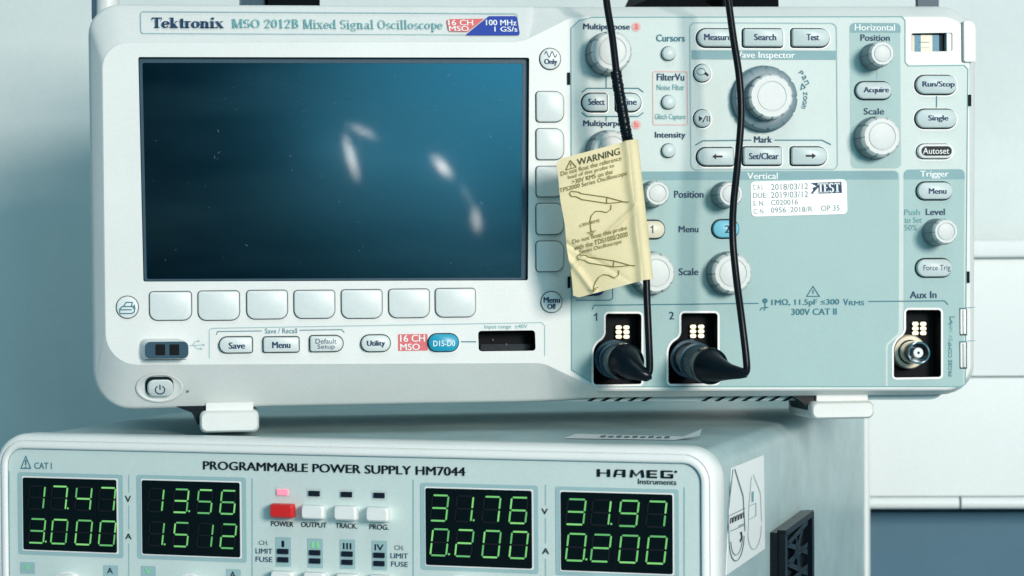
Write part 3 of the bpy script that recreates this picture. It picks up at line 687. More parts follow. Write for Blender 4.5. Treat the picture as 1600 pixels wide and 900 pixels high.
mb = MB(); prism(mb, rr(*F.box(752, 538, 832, 549, -.008), 2*F.px), -.0118, -.0105, 'black_plastic')
for q in ((770, 531), (791, 538)): sheet(mb, rr(*F.box(q[0]-1, q[1]-1.5, q[0]+1, q[1]+1.5, -.011), 1*F.px), -.0104, 'ink_grey')
mb.build('logic_probe_connector', osc)
# ---- USB socket block
mb = MB(); b0 = F.box(218, 529, 287, 562); b1 = F.box(226, 533, 295, 561, .006)
l0 = rr(*b0, 10*F.px); l1 = rr(*b1, 8*F.px); l2 = rr(b1[0], b1[1], b1[2]-1*F.px, b1[3]-1*F.px, 7*F.px)
loft(mb, [z3(l0, 0), z3(l1, .0055), z3(l2, .006)], 'white_plastic')
usb = mb.build('usb_port', osc)
mb = MB(); l3 = rr(b1[0], b1[1], b1[2]-.6*F.px, b1[3]-.8*F.px, 8*F.px); prism(mb, l3, .0058, .0064, 'slate_plastic')
for x0 in (243, 265): sheet(mb, rr(*F.box(x0, 538, x0+15, 555, .0064), .6*F.px), .0066, 'black_hole')
S(mb, F, [(228, 561), (291, 561)], 1, 'gap_dark', .0061); mb.build('usb_face', usb)
mb = MB(); w_ = .0002
for p in ([(296, 540), (316, 539)], [(300, 540), (305, 534), (309, 533)], [(303, 540), (308, 545), (313, 545)]): S(mb, F, p, 1.3, 'line_faint', w_)
for x, y in ((310, 533), (314, 545), (318, 539)): sheet(mb, rr(*F.box(x-1.8, y-1.8, x+1.8, y+1.8), 1.5*F.px), w_, 'line_faint')
mb.build('usb_mark', osc, smooth=0)
# ---- power button on the sloping chin, in its dished surround
v573 = F.L(250, 573)[1]; v636 = F.L(250, 636)[1]
wc = lambda x, y: -.0006 - .0104*(v573-y)/(v573-v636)
mb = MB(); bb = F.box(211, 583, 287, 631); loops = []
for k_, dz in ((1.0, .0001), (.97, .0009), (.90, .0010), (.82, .0004), (.74, .0003)):
    loops.append([(bb[0]+bb[2]*k_*math.cos(a*math.pi/20), bb[1]+bb[3]*k_*math.sin(a*math.pi/20), wc(0, bb[1]+bb[3]*k_*math.sin(a*math.pi/20))+dz) for a in range(40)])
loft(mb, loops, 'white_plastic'); dish = mb.build('power_button_surround', osc)
mb = MB(); b_ = F.box(229, 591, 271, 620, -.004)
sheet(mb, rr(b_[0]-1.0*F.px, b_[1]+1.6*F.px, b_[2]+1*F.px, b_[3]+1*F.px, 11*F.px), lambda x, y: wc(x, y)+.0008, 'gap_dark')
la = rr(b_[0]+.5*F.px, b_[1]-1*F.px, b_[2]-1*F.px, b_[3]-1*F.px, 10*F.px); lb = rr(b_[0]+1*F.px, b_[1]-1*F.px, b_[2]-3*F.px, b_[3]-3.2*F.px, 8*F.px)
loft(mb, [z3(la, wc), z3(la, lambda x, y: wc(x, y)+.0028), z3(lb, lambda x, y: wc(x, y)+.0036)], 'softkey_plastic')
pb = mb.build('power_button', osc)
mb = MB(); wp = lambda x, y: wc(x, y)+.0038
c_ = F.L(250, 609.5, -.002); q = [(c_[0]+7*F.px*math.cos(math.radians(a)), c_[1]+6.5*F.px*math.sin(math.radians(a))) for a in range(120, 421, 15)]
stroke(mb, q, 1.6*F.px, 'ink_navy', wp); stroke(mb, [(c_[0], c_[1]+8*F.px), (c_[0], c_[1])], 1.8*F.px, 'ink_navy', wp); mb.build('lettering', pb, smooth=0)
mb = MB(); sheet(mb, rr(*F.box(291, 611, 295, 615), 1.9*F.px), lambda x, y: wc(x, y)+.0003, 'ink_grey'); mb.build('status_light', osc)
# ---- feet
def foot(x0, y0, x1, y1, w0_, w1_, neck):
    mb = MB(); b_ = F.box(x0, y0, x1, y1, w0_)
    l = lambda d, r: rr(b_[0], b_[1], b_[2]-d*F.px, b_[3]-d*F.px, r*F.px)
    loft(mb, [z3(l(0, 9), w1_), z3(l(0, 9), w0_-.003), z3(l(1, 9), w0_-.001), z3(l(3.5, 8), w0_)], 'white_plastic', True, True)
    n_ = F.box(*neck, w0_); prism(mb, rr(*n_, 2*F.px), w1_, w0_-.004, 'white_plastic'); return mb.build('foot', osc)
foot(312, 642, 405, 676, -.006, -.045, (322, 630, 396, 650)); foot(1268, 627, 1367, 655, -.006, -.045, (1280, 612, 1360, 636))
mb = MB(); prism(mb, [F.L(272, 634, -.012), F.L(330, 634, -.012), F.L(330, 668, -.012), F.L(309, 664, -.012), F.L(300, 645, -.012)][::-1], -.040, -.012, 'black_plastic'); mb.build('foot_black_block', osc)  # solid black block left of each foot
mb = MB(); prism(mb, [F.L(1236, 616, -.012), F.L(1290, 612, -.012), F.L(1290, 650, -.012), F.L(1264, 645, -.012), F.L(1258, 632, -.012)][::-1], -.040, -.012, 'black_plastic'); mb.build('foot_black_block', osc)
# ---- carrying handle: an arm behind each top corner and the bar above
mb = MB(); wh = -.030
P_ = lambda x, y: F.P(x, y, wh)
tube(mb, [P_(168, 40), P_(168, 0), P_(168, -60), P_(190, -95), P_(230, -105), P_(1390, -108), P_(1430, -98), P_(1451, -62), P_(1451, 0), P_(1451, 40)], .0047, 'white_plastic', 20)
prism(mb, rr(*F.box(1428, -60, 1460, 30, wh), 1*F.px), wh+.002, wh+.006, 'slate_plastic')
prism(mb, rr(*F.box(143, -60, 152, 30, wh), 1*F.px), wh-.002, wh+.001, 'slate_plastic'); mb.build('handle', osc)

# ---- calibration sticker
mb = MB(); rt = 1.3; c_ = F.box(1173, 282, 1323, 336.5)
def rotl(l, c, a):
    co, si = math.cos(math.radians(a)), math.sin(math.radians(a)); return [(c[0]+(x-c[0])*co-(y-c[1])*si, c[1]+(x-c[0])*si+(y-c[1])*co) for x, y in l]
l_ = rotl(rr(*c_, 7*F.px), c_, rt); loft(mb, [z3(l_, .0002), z3(l_, .00062)], 'sticker_white')
st = mb.build('calibration_sticker', osc, 'white rounded sticker with calibration dates', smooth=0)
mb = MB(); ws = .0007
for s_, x0, y0, x1, y1 in (('C A L', 1176, 288.5, 1192, 296.5), ('2018/03/12', 1204, 287, 1262, 296.5), ('DUE:', 1176, 301.5, 1198, 309.5), ('2019/03/12', 1204, 299.5, 1262, 309), ('S. N.', 1176, 314, 1194, 321.5),
                           ('C020016', 1204, 312, 1246, 320), ('C. N.', 1177, 326.5, 1194, 334), ('0956_2018/R', 1204, 323.5, 1269, 333), ('OP 35', 1282, 321, 1311, 329.5)):
    T(mb, F, s_, x0, y0, x1, y1, 'ink_grey', ws, .0, rot=rt)
sheet(mb, [F.L(1266, 286), F.L(1314, 284), F.L(1315, 301.5), F.L(1266, 303), F.L(1270, 297)][::-1], ws, 'ink_navy')
sheet(mb, [F.L(1266, 286.5), F.L(1275, 291.5), F.L(1268, 294)][::-1], ws+.0001, 'sticker_white')
sheet(mb, [F.L(1269, 302.5), F.L(1278, 293), F.L(1278, 302.5)], ws+.0001, 'sticker_white')
TS(mb, F, 'TEST', 1277, 286, 1312, 301, 'ink_white', ws+.0001, rot=rt, thick=.24, thin=.09); mb.build('lettering', st, smooth=0)

# ================================================================== PROBE CABLES
def probe(path, tubepts, label, sleeve=None):
    t = empty('probe_cable', Frame(F.o + F.u*F.P(*tubepts[0][:3])[0] + F.v*F.P(*tubepts[0][:3])[1], F.u, F.v, F.n)); off = F.P(*tubepts[0][:3]); off.z = 0
    tag(t, label, 'cable', 'probe cables plugged into the oscilloscope')
    A = F.P(*tubepts[0][:3]) - off; Bp = F.P(*tubepts[1][:3]) - off; d = Bp - A
    at = lambda s_: A + d*s_
    r = .0065
    mb = MB(); prof = [(0, 1.0), (.02, 1.13), (.13, 1.15), (.15, 1.02), (.38, 1.02), (.40, 1.12), (.44, 1.12), (.46, 1.0)]
    tube(mb, [at(s_) for s_, _ in prof], [r*k for _, k in prof], 'black_plastic', 48); mb.build('plug_collar', t)
    mb = MB(); prof = [(.445, 1.13), (.45, 1.17), (.475, 1.17), (.48, 1.1)]  # lighter slate rings added to stand for highlights on the collar rims
    tube(mb, [at(s_) for s_, _ in prof], [r*k for _, k in prof], 'slate_plastic', 48)
    prof = [(.135, 1.16), (.14, 1.19), (.165, 1.19), (.17, 1.12)]
    tube(mb, [at(s_) for s_, _ in prof], [r*k for _, k in prof], 'slate_plastic', 48); mb.build('rim_highlight_rings', t)
    mb = MB(); prof = [(.46, .95), (.47, 1.0), (.80, .98), (.81, .9)]
    tube(mb, [at(s_) for s_, _ in prof], [r*k for _, k in prof], 'knurl_grey', 96, mod=[.06]*4); mb.build('plug_grip', t)
    e = [F.P(*q[:3]) - off for q in tubepts[2:]]; rad = [r*.9, r*1.06, r*1.12, r*1.12, r*1.02, r*.93] + [q[3] for q in tubepts[2:]]
    mb = MB(); tube(mb, [at(.80), at(.81), at(.83), at(.97), at(.985), at(1.0)] + e, rad, 'black_plastic', 40); mb.build('boot', t)
    pts = spline([F.P(*q) - off for q in path], 10); mb = MB(); tube(mb, pts, .00145, 'cable_rubber', 16); cb = mb.build('cable', t)
    if sleeve:
        p2 = spline([F.P(*q) - off for q in sleeve], 24)
        rr_ = [.0022*(1+.05*math.sin(i*1.9)+.04*math.sin(i*.7)) for i in range(len(p2))]
        mb = MB(); tube(mb, p2, rr_, 'black_plastic', 18); mb.build('heat_shrink_sleeve', t)
    return t
probe([(940, -70, .020), (948, 4, .024), (957, 60, .028), (964, 120, .031), (971, 165, .033), (981, 218, .034), (996, 310, .034), (1008, 400, .035), (1011, 470, .036), (1014, 540, .037), (1015, 575, .037), (1012, 587, .037)],
      [(955, 560, -.004), (979, 566, .029), (988, 575, .033, .0048), (1001, 583, .036, .0030), (1012, 587, .037, .0024), (1017, 586, .037, .0016)],
      'black probe cable in the left input, running up behind the yellow paper tag', sleeve=[(962, 112, .0308), (970, 160, .0328), (978, 205, .0338), (982, 224, .034)])
probe([(1130, -70, .030), (1138, 0, .032), (1146, 60, .034), (1155, 120, .036), (1158, 180, .037), (1153, 250, .037), (1146, 320, .036), (1145, 372, .036), (1150, 430, .038), (1159, 500, .042), (1166, 560, .044), (1166, 580, .044), (1158, 584, .043)],
      [(1070, 558, -.004), (1112, 573, .030), (1122, 577, .034, .0049), (1141, 581, .039, .0031), (1158, 583, .043, .0022), (1167, 583, .044, .0017)],
      'black probe cable in the right input, hanging free in front of the buttons')

# ================================================================== PAPER TAG
TL_, TR_, BR_, BL_ = (868, 250), (989, 218), (1013, 436), (897, 467)
def tagpt(s_, t_, lift=0):
    x = (TL_[0]*(1-s_)+TR_[0]*s_)*(1-t_) + (BL_[0]*(1-s_)+BR_[0]*s_)*t_; y = (TL_[1]*(1-s_)+TR_[1]*s_)*(1-t_) + (BL_[1]*(1-s_)+BR_[1]*s_)*t_
    w = .0365 + .0022*math.exp(-((s_-.93)/.07)**2) - .004*(1-s_)**2*(.4+t_) + .0012*math.sin(t_*5+s_*2)*(1-s_) + .0018*math.exp(-((t_-.33-(1-s_)*.2)/.05)**2)*max(0, .35-s_)
    w += .0010*math.exp(-((t_-.62+(s_-.5)*.35)/.022)**2) - .0009*math.exp(-((t_-.80-(s_-.4)*.5)/.018)**2)*(1-s_) + .0012*math.exp(-(((1-t_)+s_-.28)/.04)**2)
    return F.P(x, y, w + lift)
oT = F.P(989, 218, .036); fr_t = Frame(F.o + F.u*oT.x + F.v*oT.y + F.n*oT.z, F.u, F.v, F.n)
wt = empty('warning_tag', fr_t); tag(wt, 'crinkled yellow paper warning tag wrapped round the left probe cable', 'tag')
NS, NT = 60, 120; mb = MB(); vs = []; fs = []
for k_ in (0, 1):
    for j in range(NT+1):
        for i in range(NS+1):
            s_, t_ = i/NS, j/NT
            tt = t_
            if s_ < .07: tt = min(max(t_, (.07-s_)*.45), 1-(.07-s_)*.35)     # clipped corners on the left
            p = tagpt(s_, tt, -.0003*k_) - oT; p.x += .0002*math.sin(t_*17); vs.append(p)
st_ = (NS+1)*(NT+1)
for k_ in (0, 1):
    for j in range(NT):
        for i in range(NS):
            q = [k_*st_+j*(NS+1)+i, k_*st_+j*(NS+1)+i+1, k_*st_+(j+1)*(NS+1)+i+1, k_*st_+(j+1)*(NS+1)+i]; fs.append(tuple(q if k_ else q[::-1]))
for i in range(NS):
    fs.append((i, i+1, st_+i+1, st_+i)); a = NT*(NS+1); fs.append((a+i+1, a+i, st_+a+i, st_+a+i+1))
for j in range(NT):
    a, b = j*(NS+1), (j+1)*(NS+1); fs.append((b, a, st_+a, st_+b)); a += NS; b += NS; fs.append((a, b, st_+b, st_+a))
mb.add(vs, fs, 'paper_yellow'); mb.build('paper', wt, smooth=60)
mb = MB()
# the fold that wraps the cable: a narrow open roll down the right edge
roll = [tagpt(.965, t_, -.0022) - oT for t_ in [i/12 for i in range(13)]]
tube(mb, roll, .0030, 'paper_yellow', 24, caps=False); mb.build('fold', wt, smooth=60)
mb = MB()
def wp_(x, y): return tagpt(x, y, .0006) - oT
def TT(s, s0, s1, t0, t1, m='ink_olive', bold=.008):
    vs, fs = glyphs(s, bold); put_text(mb, [(a, -b) for a, b in vs], fs, ((s0+s1)/2, (t0+t1)/2, (s1-s0)/2, (t1-t0)/2), m, 0, warp=wp_)
def ST(pts, wd=.012, m='ink_olive'):
    P = [Vector((p[0]*118, p[1]*219)) for p in pts]; loop = []
    for i in range(len(P)-1):
        d = (P[i+1]-P[i]).normalized()*.3; nn = Vector((-d.y, d.x)).normalized()*wd*50
        q = [P[i]-d+nn, P[i+1]+d+nn, P[i+1]+d-nn, P[i]-d-nn]; mb.add([wp_(a.x/118, a.y/219) for a in q], [(0, 1, 2, 3)], m)
TT('WARNING', .27, .82, .032, .080, 'ink_dark_olive', .0)
ST([(.185, .03), (.25, .088), (.115, .088), (.185, .03)]); ST([(.185, .05), (.185, .068)]); ST([(.185, .076), (.185, .08)])
TT('Do not float the reference', .045, .83, .09, .122); TT('lead of this probe to', .13, .73, .13, .165); TT('>30V RMS on the', .17, .70, .168, .2); TT('TPS2000 Series Oscilloscope', .0, .88, .205, .245)
def pen(o, sc_=1):
    pp_ = [(.0, .008), (.03, -.004), (.14, .016), (.17, .030), (.55, .105), (.78, .165), (.66, .158), (.53, .145), (.17, .073), (.10, .045), (.02, .03)]
    pts = [(o[0]+a*.86, o[1]+b) for a, b in pp_]; ST(pts+[pts[0]]); ST([(o[0]+.47, o[1]+.105), (o[0]+.455, o[1]+.145)]); ST([pts[5], (o[0]+.74, o[1]+.178)])
    return o
pen((.12, .25)); ST([(.63, .415), (.62, .445), (.56, .46), (.49, .44), (.42, .43), (.36, .455), (.335, .49), (.335, .53)])
TT('±30V RMS', .19, .46, .49, .512); ST([(.335, .535), (.335, .565)]); ST([(.28, .565), (.39, .565)]); ST([(.30, .575), (.37, .575)]); ST([(.32, .585), (.35, .585)])
TT('Do not float this probe', .08, .80, .585, .625); TT('with the TDS1000/2000', .09, .80, .63, .665); TT('Series Oscilloscope', .15, .71, .672, .708)
pen((.11, .705)); ST([(.63, .885), (.62, .915), (.56, .93), (.49, .90), (.42, .885), (.36, .895), (.31, .92), (.275, .955), (.265, .985)])
ST([(.21, .965), (.33, .965)]); ST([(.235, .975), (.305, .975)]); ST([(.255, .984), (.285, .984)])
mb.build('lettering', wt, smooth=0)

# ================================================================== THINGS ON TOP OF THE SCOPE
def toploc(name, pts, w0_, w1_, m, label, cat, extra=None):
    c_ = F.P(*pts[0], w1_); fr_ = Frame(F.o + F.u*c_.x + F.v*c_.y + F.n*c_.z, F.u, F.v, F.n)
    t = empty(name, fr_); tag(t, label, cat)
    for nm, ps, wa, wb_, mm in [(m[0], pts, w0_, w1_, m[1])] + (extra or []):
        mb = MB(); l = fillet([F.L(*p, w1_) for p in ps], 2*F.px, 3); l = [(x-c_.x, y-c_.y) for x, y in l]
        loft(mb, [z3(l, wa-c_.z), z3(l, wb_-.0015-c_.z), z3([(x*.985, y*.985) for x, y in l], wb_-c_.z)], mm, True, True); mb.build(nm, t)
toploc('adapter_box', [(419, 10), (500, 10), (500, -70), (416, -70)], -.11, -.045, ('body', 'black_matte'), 'black box with a slate blue left end on the scope above its screen', 'box',
       [('end_block', [(377, 10), (413, 10), (413, -64), (375, -64)], -.10, -.05, 'slate_plastic')])
toploc('black_pouch', [(981, 12), (1118, 12), (1103, 2), (1112, -8), (1104, -60), (1040, -66), (1010, 0)], -.11, -.045, ('fabric', 'black_matte'), 'black crumpled pouch on top of the scope, between the two cables', 'pouch')
toploc('black_block', [(1129, 12), (1218, 12), (1217, -60), (1128, -60)], -.11, -.045, ('body', 'black_matte'), 'plain black block on top of the scope, behind the right cable', 'box')

# ================================================================== POWER SUPPLY
ps = empty('power_supply', G); tag(ps, 'light grey laboratory power supply with four green digital readouts, under the scope', 'power supply')
gx = GW/2
def grr(d, r, k=8): return rr(0, GH/2, gx-d, GH/2-d, max(r-d, .0004), k)
mb = MB(); R0 = .0125
prof = [(.0012, -.016), (.0, -.014), (-.0001, -.005), (.0005, -.0022), (.0014, -.0010), (.0022, -.0008), (.0025, -.0016), (.0028, -.0006), (.0036, -.0001), (.0048, .0), (.0054, -.0004), (.0058, -.0022)]
loft(mb, [z3(grr(d, R0), w_) for d, w_ in prof], 'supply_bezel', False, True); mb.build('front_bezel', ps, smooth=50)
mb = MB(); sheet(mb, grr(.0053, R0), -.0015, 'supply_panel'); WP = -.0015
def gz(x0, y0, x1, y1, m, w_, r): b_ = G.box(x0, y0, x1, y1); sheet(mb, rr(*b_, r*G.px), w_, m)
stroke(mb, grr(.0058, R0), .8*G.px, 'ink_teal', WP+.0003, True)
DISP = [((33, 745.5), (179.5, 751), (181, 864), (35, 859)), ((219, 750), (372, 755), (374, 871), (221, 866)), ((663, 762), (829, 768), (830, 889), (664, 883)), ((873.5, 768), (1049, 774), (1050, 898), (876, 891))]
def dbox(q):
    x0 = (q[0][0]+q[3][0])/2; x1 = (q[1][0]+q[2][0])/2; y0 = (q[0][1]+q[1][1])/2; y1 = (q[2][1]+q[3][1])/2; return (x0, y0, x1, y1)
for q in DISP:
    x0, y0, x1, y1 = dbox(q); gz(x0-9, y0-8, x1+9, y1+8, 'supply_frame', WP+.0002, 4); gz(x0-2.2, y0-2.2, x1+2.2, y1+2.2, 'rim_white', WP+.0004, 3)
for x, ya, yb in ((12, 736, 900), (392, 748, 960), (644, 750, 960), (1068, 762, 960)): S(mb, G, [(x, ya), (x, yb)], 2.2, 'supply_frame', WP+.0002)
for x, segs in ((199, ((742, 770), (790, 828), (850, 930))), (851, ((758, 790), (810, 850), (874, 960)))):
    for a, b in segs: S(mb, G, [(x, a), (x, b)], 1.8, 'supply_frame', WP+.0002)
wG = WP+.0005
for a in [('CAT I', 52, 723, 79, 733, 'ink_teal', wG, 0), ('V', 193.5, 775, 203, 785), ('A', 194, 834, 204, 843), ('V', 845, 795, 855, 804), ('A', 846, 857, 857, 866),
          ('POWER', 422, 815, 457, 823), ('OUTPUT', 469, 816.5, 509, 824.5), ('TRACK.', 523, 818, 557, 826), ('PROG.', 576, 820, 606, 828),
          ('CH.', 403, 845, 418, 852, 'ink_grey', wG, .004), ('LIMIT', 398, 857.5, 424, 865.5, 'ink_navy', wG, .004), ('FUSE', 398, 870.5, 424, 878.5, 'ink_navy', wG, .004),
          ('CH.', 615, 852.5, 630, 860, 'ink_grey', wG, .004), ('LIMIT', 609, 865, 636, 873, 'ink_navy', wG, .004), ('FUSE', 610, 878, 636, 886, 'ink_navy', wG, .004),
          ('Instruments', 996, 749, 1056, 757.5, 'ink_black', wG, .02)]:
    a = list(a) + (['ink_black'] if len(a) == 5 else []); T(mb, G, *a[:6], *(a[6:] or [wG, .02]))
T(mb, G, 'PROGRAMMABLE POWER SUPPLY HM7044', 312, 725.5, 722, 739, 'ink_black', wG, .05)
S(mb, G, [(38.5, 713), (46, 732), (31, 732)], 1.4, 'ink_teal', wG, True); S(mb, G, [(38.5, 719), (38.5, 727)], 2, 'ink_teal', wG); S(mb, G, [(38.5, 729), (38.5, 731)], 2, 'ink_teal', wG)
# maker's mark in wide block letters
def LG(pts, wd): 
    ox, oy = 931, 733.2; S(mb, G, [(ox+x, oy+y+.022*x*0+ (x*.022)) for x, y in pts], wd, 'ink_black', wG)
H_ = 12
for pts, wd in [([(3, 0), (3, H_)], 5), ([(19, 0), (19, H_)], 5), ([(3, H_/2), (19, H_/2)], 1.6),
                ([(28, H_), (31, 1), (44, 1)], 1.8), ([(28, H_), (31, 1)], 4), ([(43, 0), (43, H_)], 5), ([(30, 7.5), (43, 7.5)], 1.6),
                ([(54, H_), (56, 0)], 4.5), ([(56, 1), (62, 9), (70, 1)], 1.8), ([(71, 0), (73, H_)], 4.5),
                ([(81, 0), (81, H_)], 5), ([(81, 1), (95, 1)], 2.2), ([(81, 6), (94, 6)], 2), ([(81, H_-1), (95, H_-1)], 2.6),
                ([(103, 0), (103, H_)], 5), ([(103, 1), (119, 1)], 2.2), ([(103, H_-1), (119, H_-1)], 2.6), ([(118, H_), (118, 6)], 4), ([(111, 6.5), (120, 6.5)], 2), ([(122, 1.5), (126, 1.5)], 3.2)]: LG(pts, wd)
# numeral plates
for (x, y, s_, m_) in ((440.5, 840, 'I', 'ink_black'), (490.5, 842, 'II', 'numeral_green'), (541, 843.5, 'III', 'ink_black'), (591, 845.5, 'IV', 'ink_black')):
    gz(x-12, y, x+12, y+46, 'supply_frame', WP+.0002, 1); wd = {'I': 2, 'II': 5.5, 'III': 6.5, 'IV': 7}[s_]
    T(mb, G, s_, x-wd, y+5.5, x+wd, y+15, m_, wG, .02)
for x, y, s_, m_ in ((40, 887, 'V', 'numeral_green'), (170, 892, 'A', 'ink_black'), (229, 893, 'V', 'numeral_green'), (362, 898, 'A', 'ink_black')):
    gz(x-11, y-8, x+12, y+10, 'supply_frame', WP+.0002, 1); T(mb, G, s_, x-4.5, y-4.5, x+4.5, y+4.5, m_, wG, .01)
for x, y in ((440, 769), (489.5, 771.5), (540, 773), (591, 774.5)): gz(x-12, y-7.5, x+12, y+7.5, 'panel_light', WP+.0002, 1)
mb.build('front_panel', ps, smooth=0)
# readouts
SEG = {'0': 'abcdef', '1': 'bc', '2': 'abged', '3': 'abgcd', '4': 'fgbc', '5': 'afgcd', '6': 'afgedc', '7': 'abc', '8': 'abcdefg', '9': 'abcdfg', 'n': 'abfgd'}
ROWS = [(('17.47', '3.000'), (.07, .31, .57, .82), .185, (.11, .43), (.57, .90)), (('13.56', '1.512'), (.075, .33, .575, .81), .165, (.11, .42), (.56, .88)),
        (('31.76', '0.200'), (.055, .29, .545, .80), .175, (.09, .42), (.53, .87)), (('31.97', '0.200'), (.055, .28, .53, .775), .185, (.09, .41), (.53, .87))]
LBL = ['left-most readout showing 17.47 and 3.000', 'readout showing 13.56 and 1.512', 'readout showing 31.76 and 0.200', 'right-most readout showing 31.97 and 0.200']
for di, q in enumerate(DISP):
    x0, y0, x1, y1 = dbox(q); b_ = G.box(x0, y0, x1, y1); mb = MB(); sheet(mb, rr(*b_, 3*G.px), WP+.0007, 'display_glass')
    d = mb.build('readout', ps, LBL[di], smooth=0)
    lines, xs, dw, r1, r2 = ROWS[di]; X0, Y0 = b_[0]-b_[2], b_[1]+b_[3]; DW, DH = 2*b_[2], 2*b_[3]
    mb = MB(); wz_ = WP+.0009
    for i in (1, 2, 3):
        xx = X0 + DW*(xs[i]-.035); stroke(mb, [(xx, Y0-DH*.04), (xx-.0002, Y0-DH*.96)], .6*G.px, 'led_off', wz_)
    for line, (ra, rb) in zip(lines, (r1, r2)):
        k_ = -1
        for ch in line:
            if ch == '.':
                px_ = X0+DW*(xs[k_]+dw*.86+.018); py_ = Y0-DH*rb+.0006; sheet(mb, rr(px_, py_, 1.6*G.px, 1.6*G.px, 1.5*G.px), wz_+.0002, 'led_green'); continue
            k_ += 1; xl = X0+DW*xs[k_]; w_ = DW*dw*.86; yt = Y0-DH*ra; hh = DH*(rb-ra); th = 2.7*G.px; sl = .12
            def seg(a, b, lit):
                ax, ay = a; bx_, by_ = b; A = Vector((ax, ay)); Bv = Vector((bx_, by_)); dd = (Bv-A).normalized(); A += dd*th*.38; Bv -= dd*th*.38; nn = Vector((-dd.y, dd.x))*th/2
                pts = [A, A+dd*th*.42+nn, Bv-dd*th*.42+nn, Bv, Bv-dd*th*.42-nn, A+dd*th*.42-nn]; out = []
                for p in pts: out.append((xl+p.x+sl*p.y-sl*hh*.35, yt-hh+p.y))
                sheet(mb, out, wz_+(.0002 if lit else .0001), random.choice(['led_green', 'led_green', 'led_green_dim', 'led_green_hot']) if lit else 'led_off')
            S_ = {'a': ((0, hh), (w_, hh)), 'b': ((w_, hh), (w_, hh/2)), 'c': ((w_, hh/2), (w_, 0)), 'd': ((0, 0), (w_, 0)), 'e': ((0, 0), (0, hh/2)), 'f': ((0, hh/2), (0, hh)), 'g': ((0, hh/2), (w_, hh/2))}
            lit = SEG['n'] if (di == 3 and ch == '9') else SEG[ch]
            if di == 3 and ch == '9': lit = 'abfgcd'
            for s_, (a, b) in S_.items(): seg(a, b, s_ in lit)
    mb.build('digits', d, smooth=0)
# keys, indicators
def key(x0, y0, x1, y1, m, label):
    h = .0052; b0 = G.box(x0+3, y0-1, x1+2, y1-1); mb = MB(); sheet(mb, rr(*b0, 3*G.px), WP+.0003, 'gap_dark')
    b1 = G.box(x0, y0, x1, y1, h); L = lambda d, r, e=0: rr(b1[0], b1[1]+e*G.px, b1[2]-d*G.px, b1[3]-d*G.px, r*G.px)
    loft(mb, [z3(rr(b0[0], b0[1], b1[2], b1[3], 3*G.px), WP), z3(L(0, 3.5), h*.55), z3(L(.6, 4), h*.85), z3(L(3.2, 3), h)], m); return mb.build('key', ps, label, smooth=25)
key(420, 788, 457, 810, 'red_plastic', 'red push key reading POWER below it'); 
for q, s_ in (((469, 790, 505, 812), 'OUTPUT'), ((520, 791, 556, 814), 'TRACK.'), ((570, 793, 606, 816), 'PROG.')): key(*q, 'supply_bezel', 'white push key with ' + s_ + ' below it')
for x0, x1, y in ((421, 457, 893), (472, 507, 895), (523, 557, 897), (575, 608, 899)): key(x0, y, x1, y+22, 'supply_bezel', None)
def ind(x0, y0, x1, y1, m, label=None):
    mb = MB(); b_ = G.box(x0, y0, x1, y1); l = rr(*b_, .6*G.px); loft(mb, [z3(l, WP+.0003), z3(l, WP+.0009), z3([(b_[0]+(x-b_[0])*.93, b_[1]+(y-b_[1])*.88) for x, y in l], WP+.0011)], m); mb.build('indicator', ps, label)
ind(431.5, 765, 448.5, 774, 'lamp_pink', 'lit pink indicator above the red key')
for x, y in ((489.5, 771.5), (540, 773), (591, 774.5)): ind(x-8.5, y-4.2, x+8.5, y+4.2, 'led_dark')
for x, y in ((440.5, 862), (490.5, 864), (541, 866), (591, 868)):
    ind(x-8.5, y-4, x+8.5, y+4, 'led_dark'); ind(x-8.5, y+9, x+8.5, y+17, 'led_dark')
for x, y in ((104, 928), (296, 932), (716, 936), (930, 938)): knob(G, ps, x, y, 34, .012, 12, m1='supply_bezel', m2='supply_bezel', base=WP)
# case, rear bezel
GD = .333; mb = MB()
loft(mb, [z3(grr(.0016, .0090), -.0155), z3(grr(.0016, .0090), -GD)], 'case_paint', True, True); mb.build('case', ps)
mb = MB(); loft(mb, [z3(grr(.0016, .009), -GD-.0005), z3(grr(.0, R0), -GD-.0008), z3(grr(-.0003, R0), -GD-.005), z3(grr(.002, R0), -GD-.006)], 'supply_bezel', True, True); mb.build('rear_bezel', ps)
for a in (-1, 1):
    for d in (-.03, -.29):
        mb = MB(); prism(mb, rr(a*(gx-.035), -.0045, .012, .0044, .002), d-.012, d+.012, 'black_plastic'); mb.build('foot', ps)
# side face: stickers and black grip; coordinates (depth, height, out)
SF = Frame(G.o + G.u*(gx-.0016), -G.n, G.v, G.u)
a = SF.L(1160, 800); b = SF.L(1170, 800); sp = abs(a[0]-b[0])/10; spy = G.px*1.05
def to_g(l, z): return [((gx-.0016)+z, y, -x) for x, y in l]
def spoly(mb, pts, z0, z1, m):
    l = [SF.L(*p) for p in pts]
    if z0 is None: mb.add(to_g(l, z1), [tuple(range(len(l)))], m)
    else: loft(mb, [to_g(l, z0), to_g(l, z1)], m, True, True)
mb = MB(); spoly(mb, [(1142, 731), (1192, 711), (1194, 857), (1133, 899)], .0001, .0004, 'sticker_white')
stk = mb.build('side_sticker', ps, 'white sticker with pale emblem outlines on the right side', smooth=0)
mb = MB()
def sst(pts, wd, m, z=.0006):
    P = [Vector(SF.L(*p)) for p in pts]
    for i in range(len(P)-1):
        d = (P[i+1]-P[i]).normalized(); nn = Vector((-d.y, d.x)); k_ = wd*(spy*abs(nn.y)+sp*abs(nn.x))/2; nn *= k_
        mb.add(to_g([tuple(P[i]+nn), tuple(P[i+1]+nn), tuple(P[i+1]-nn), tuple(P[i]-nn)], z), [(0, 1, 2, 3)], m)
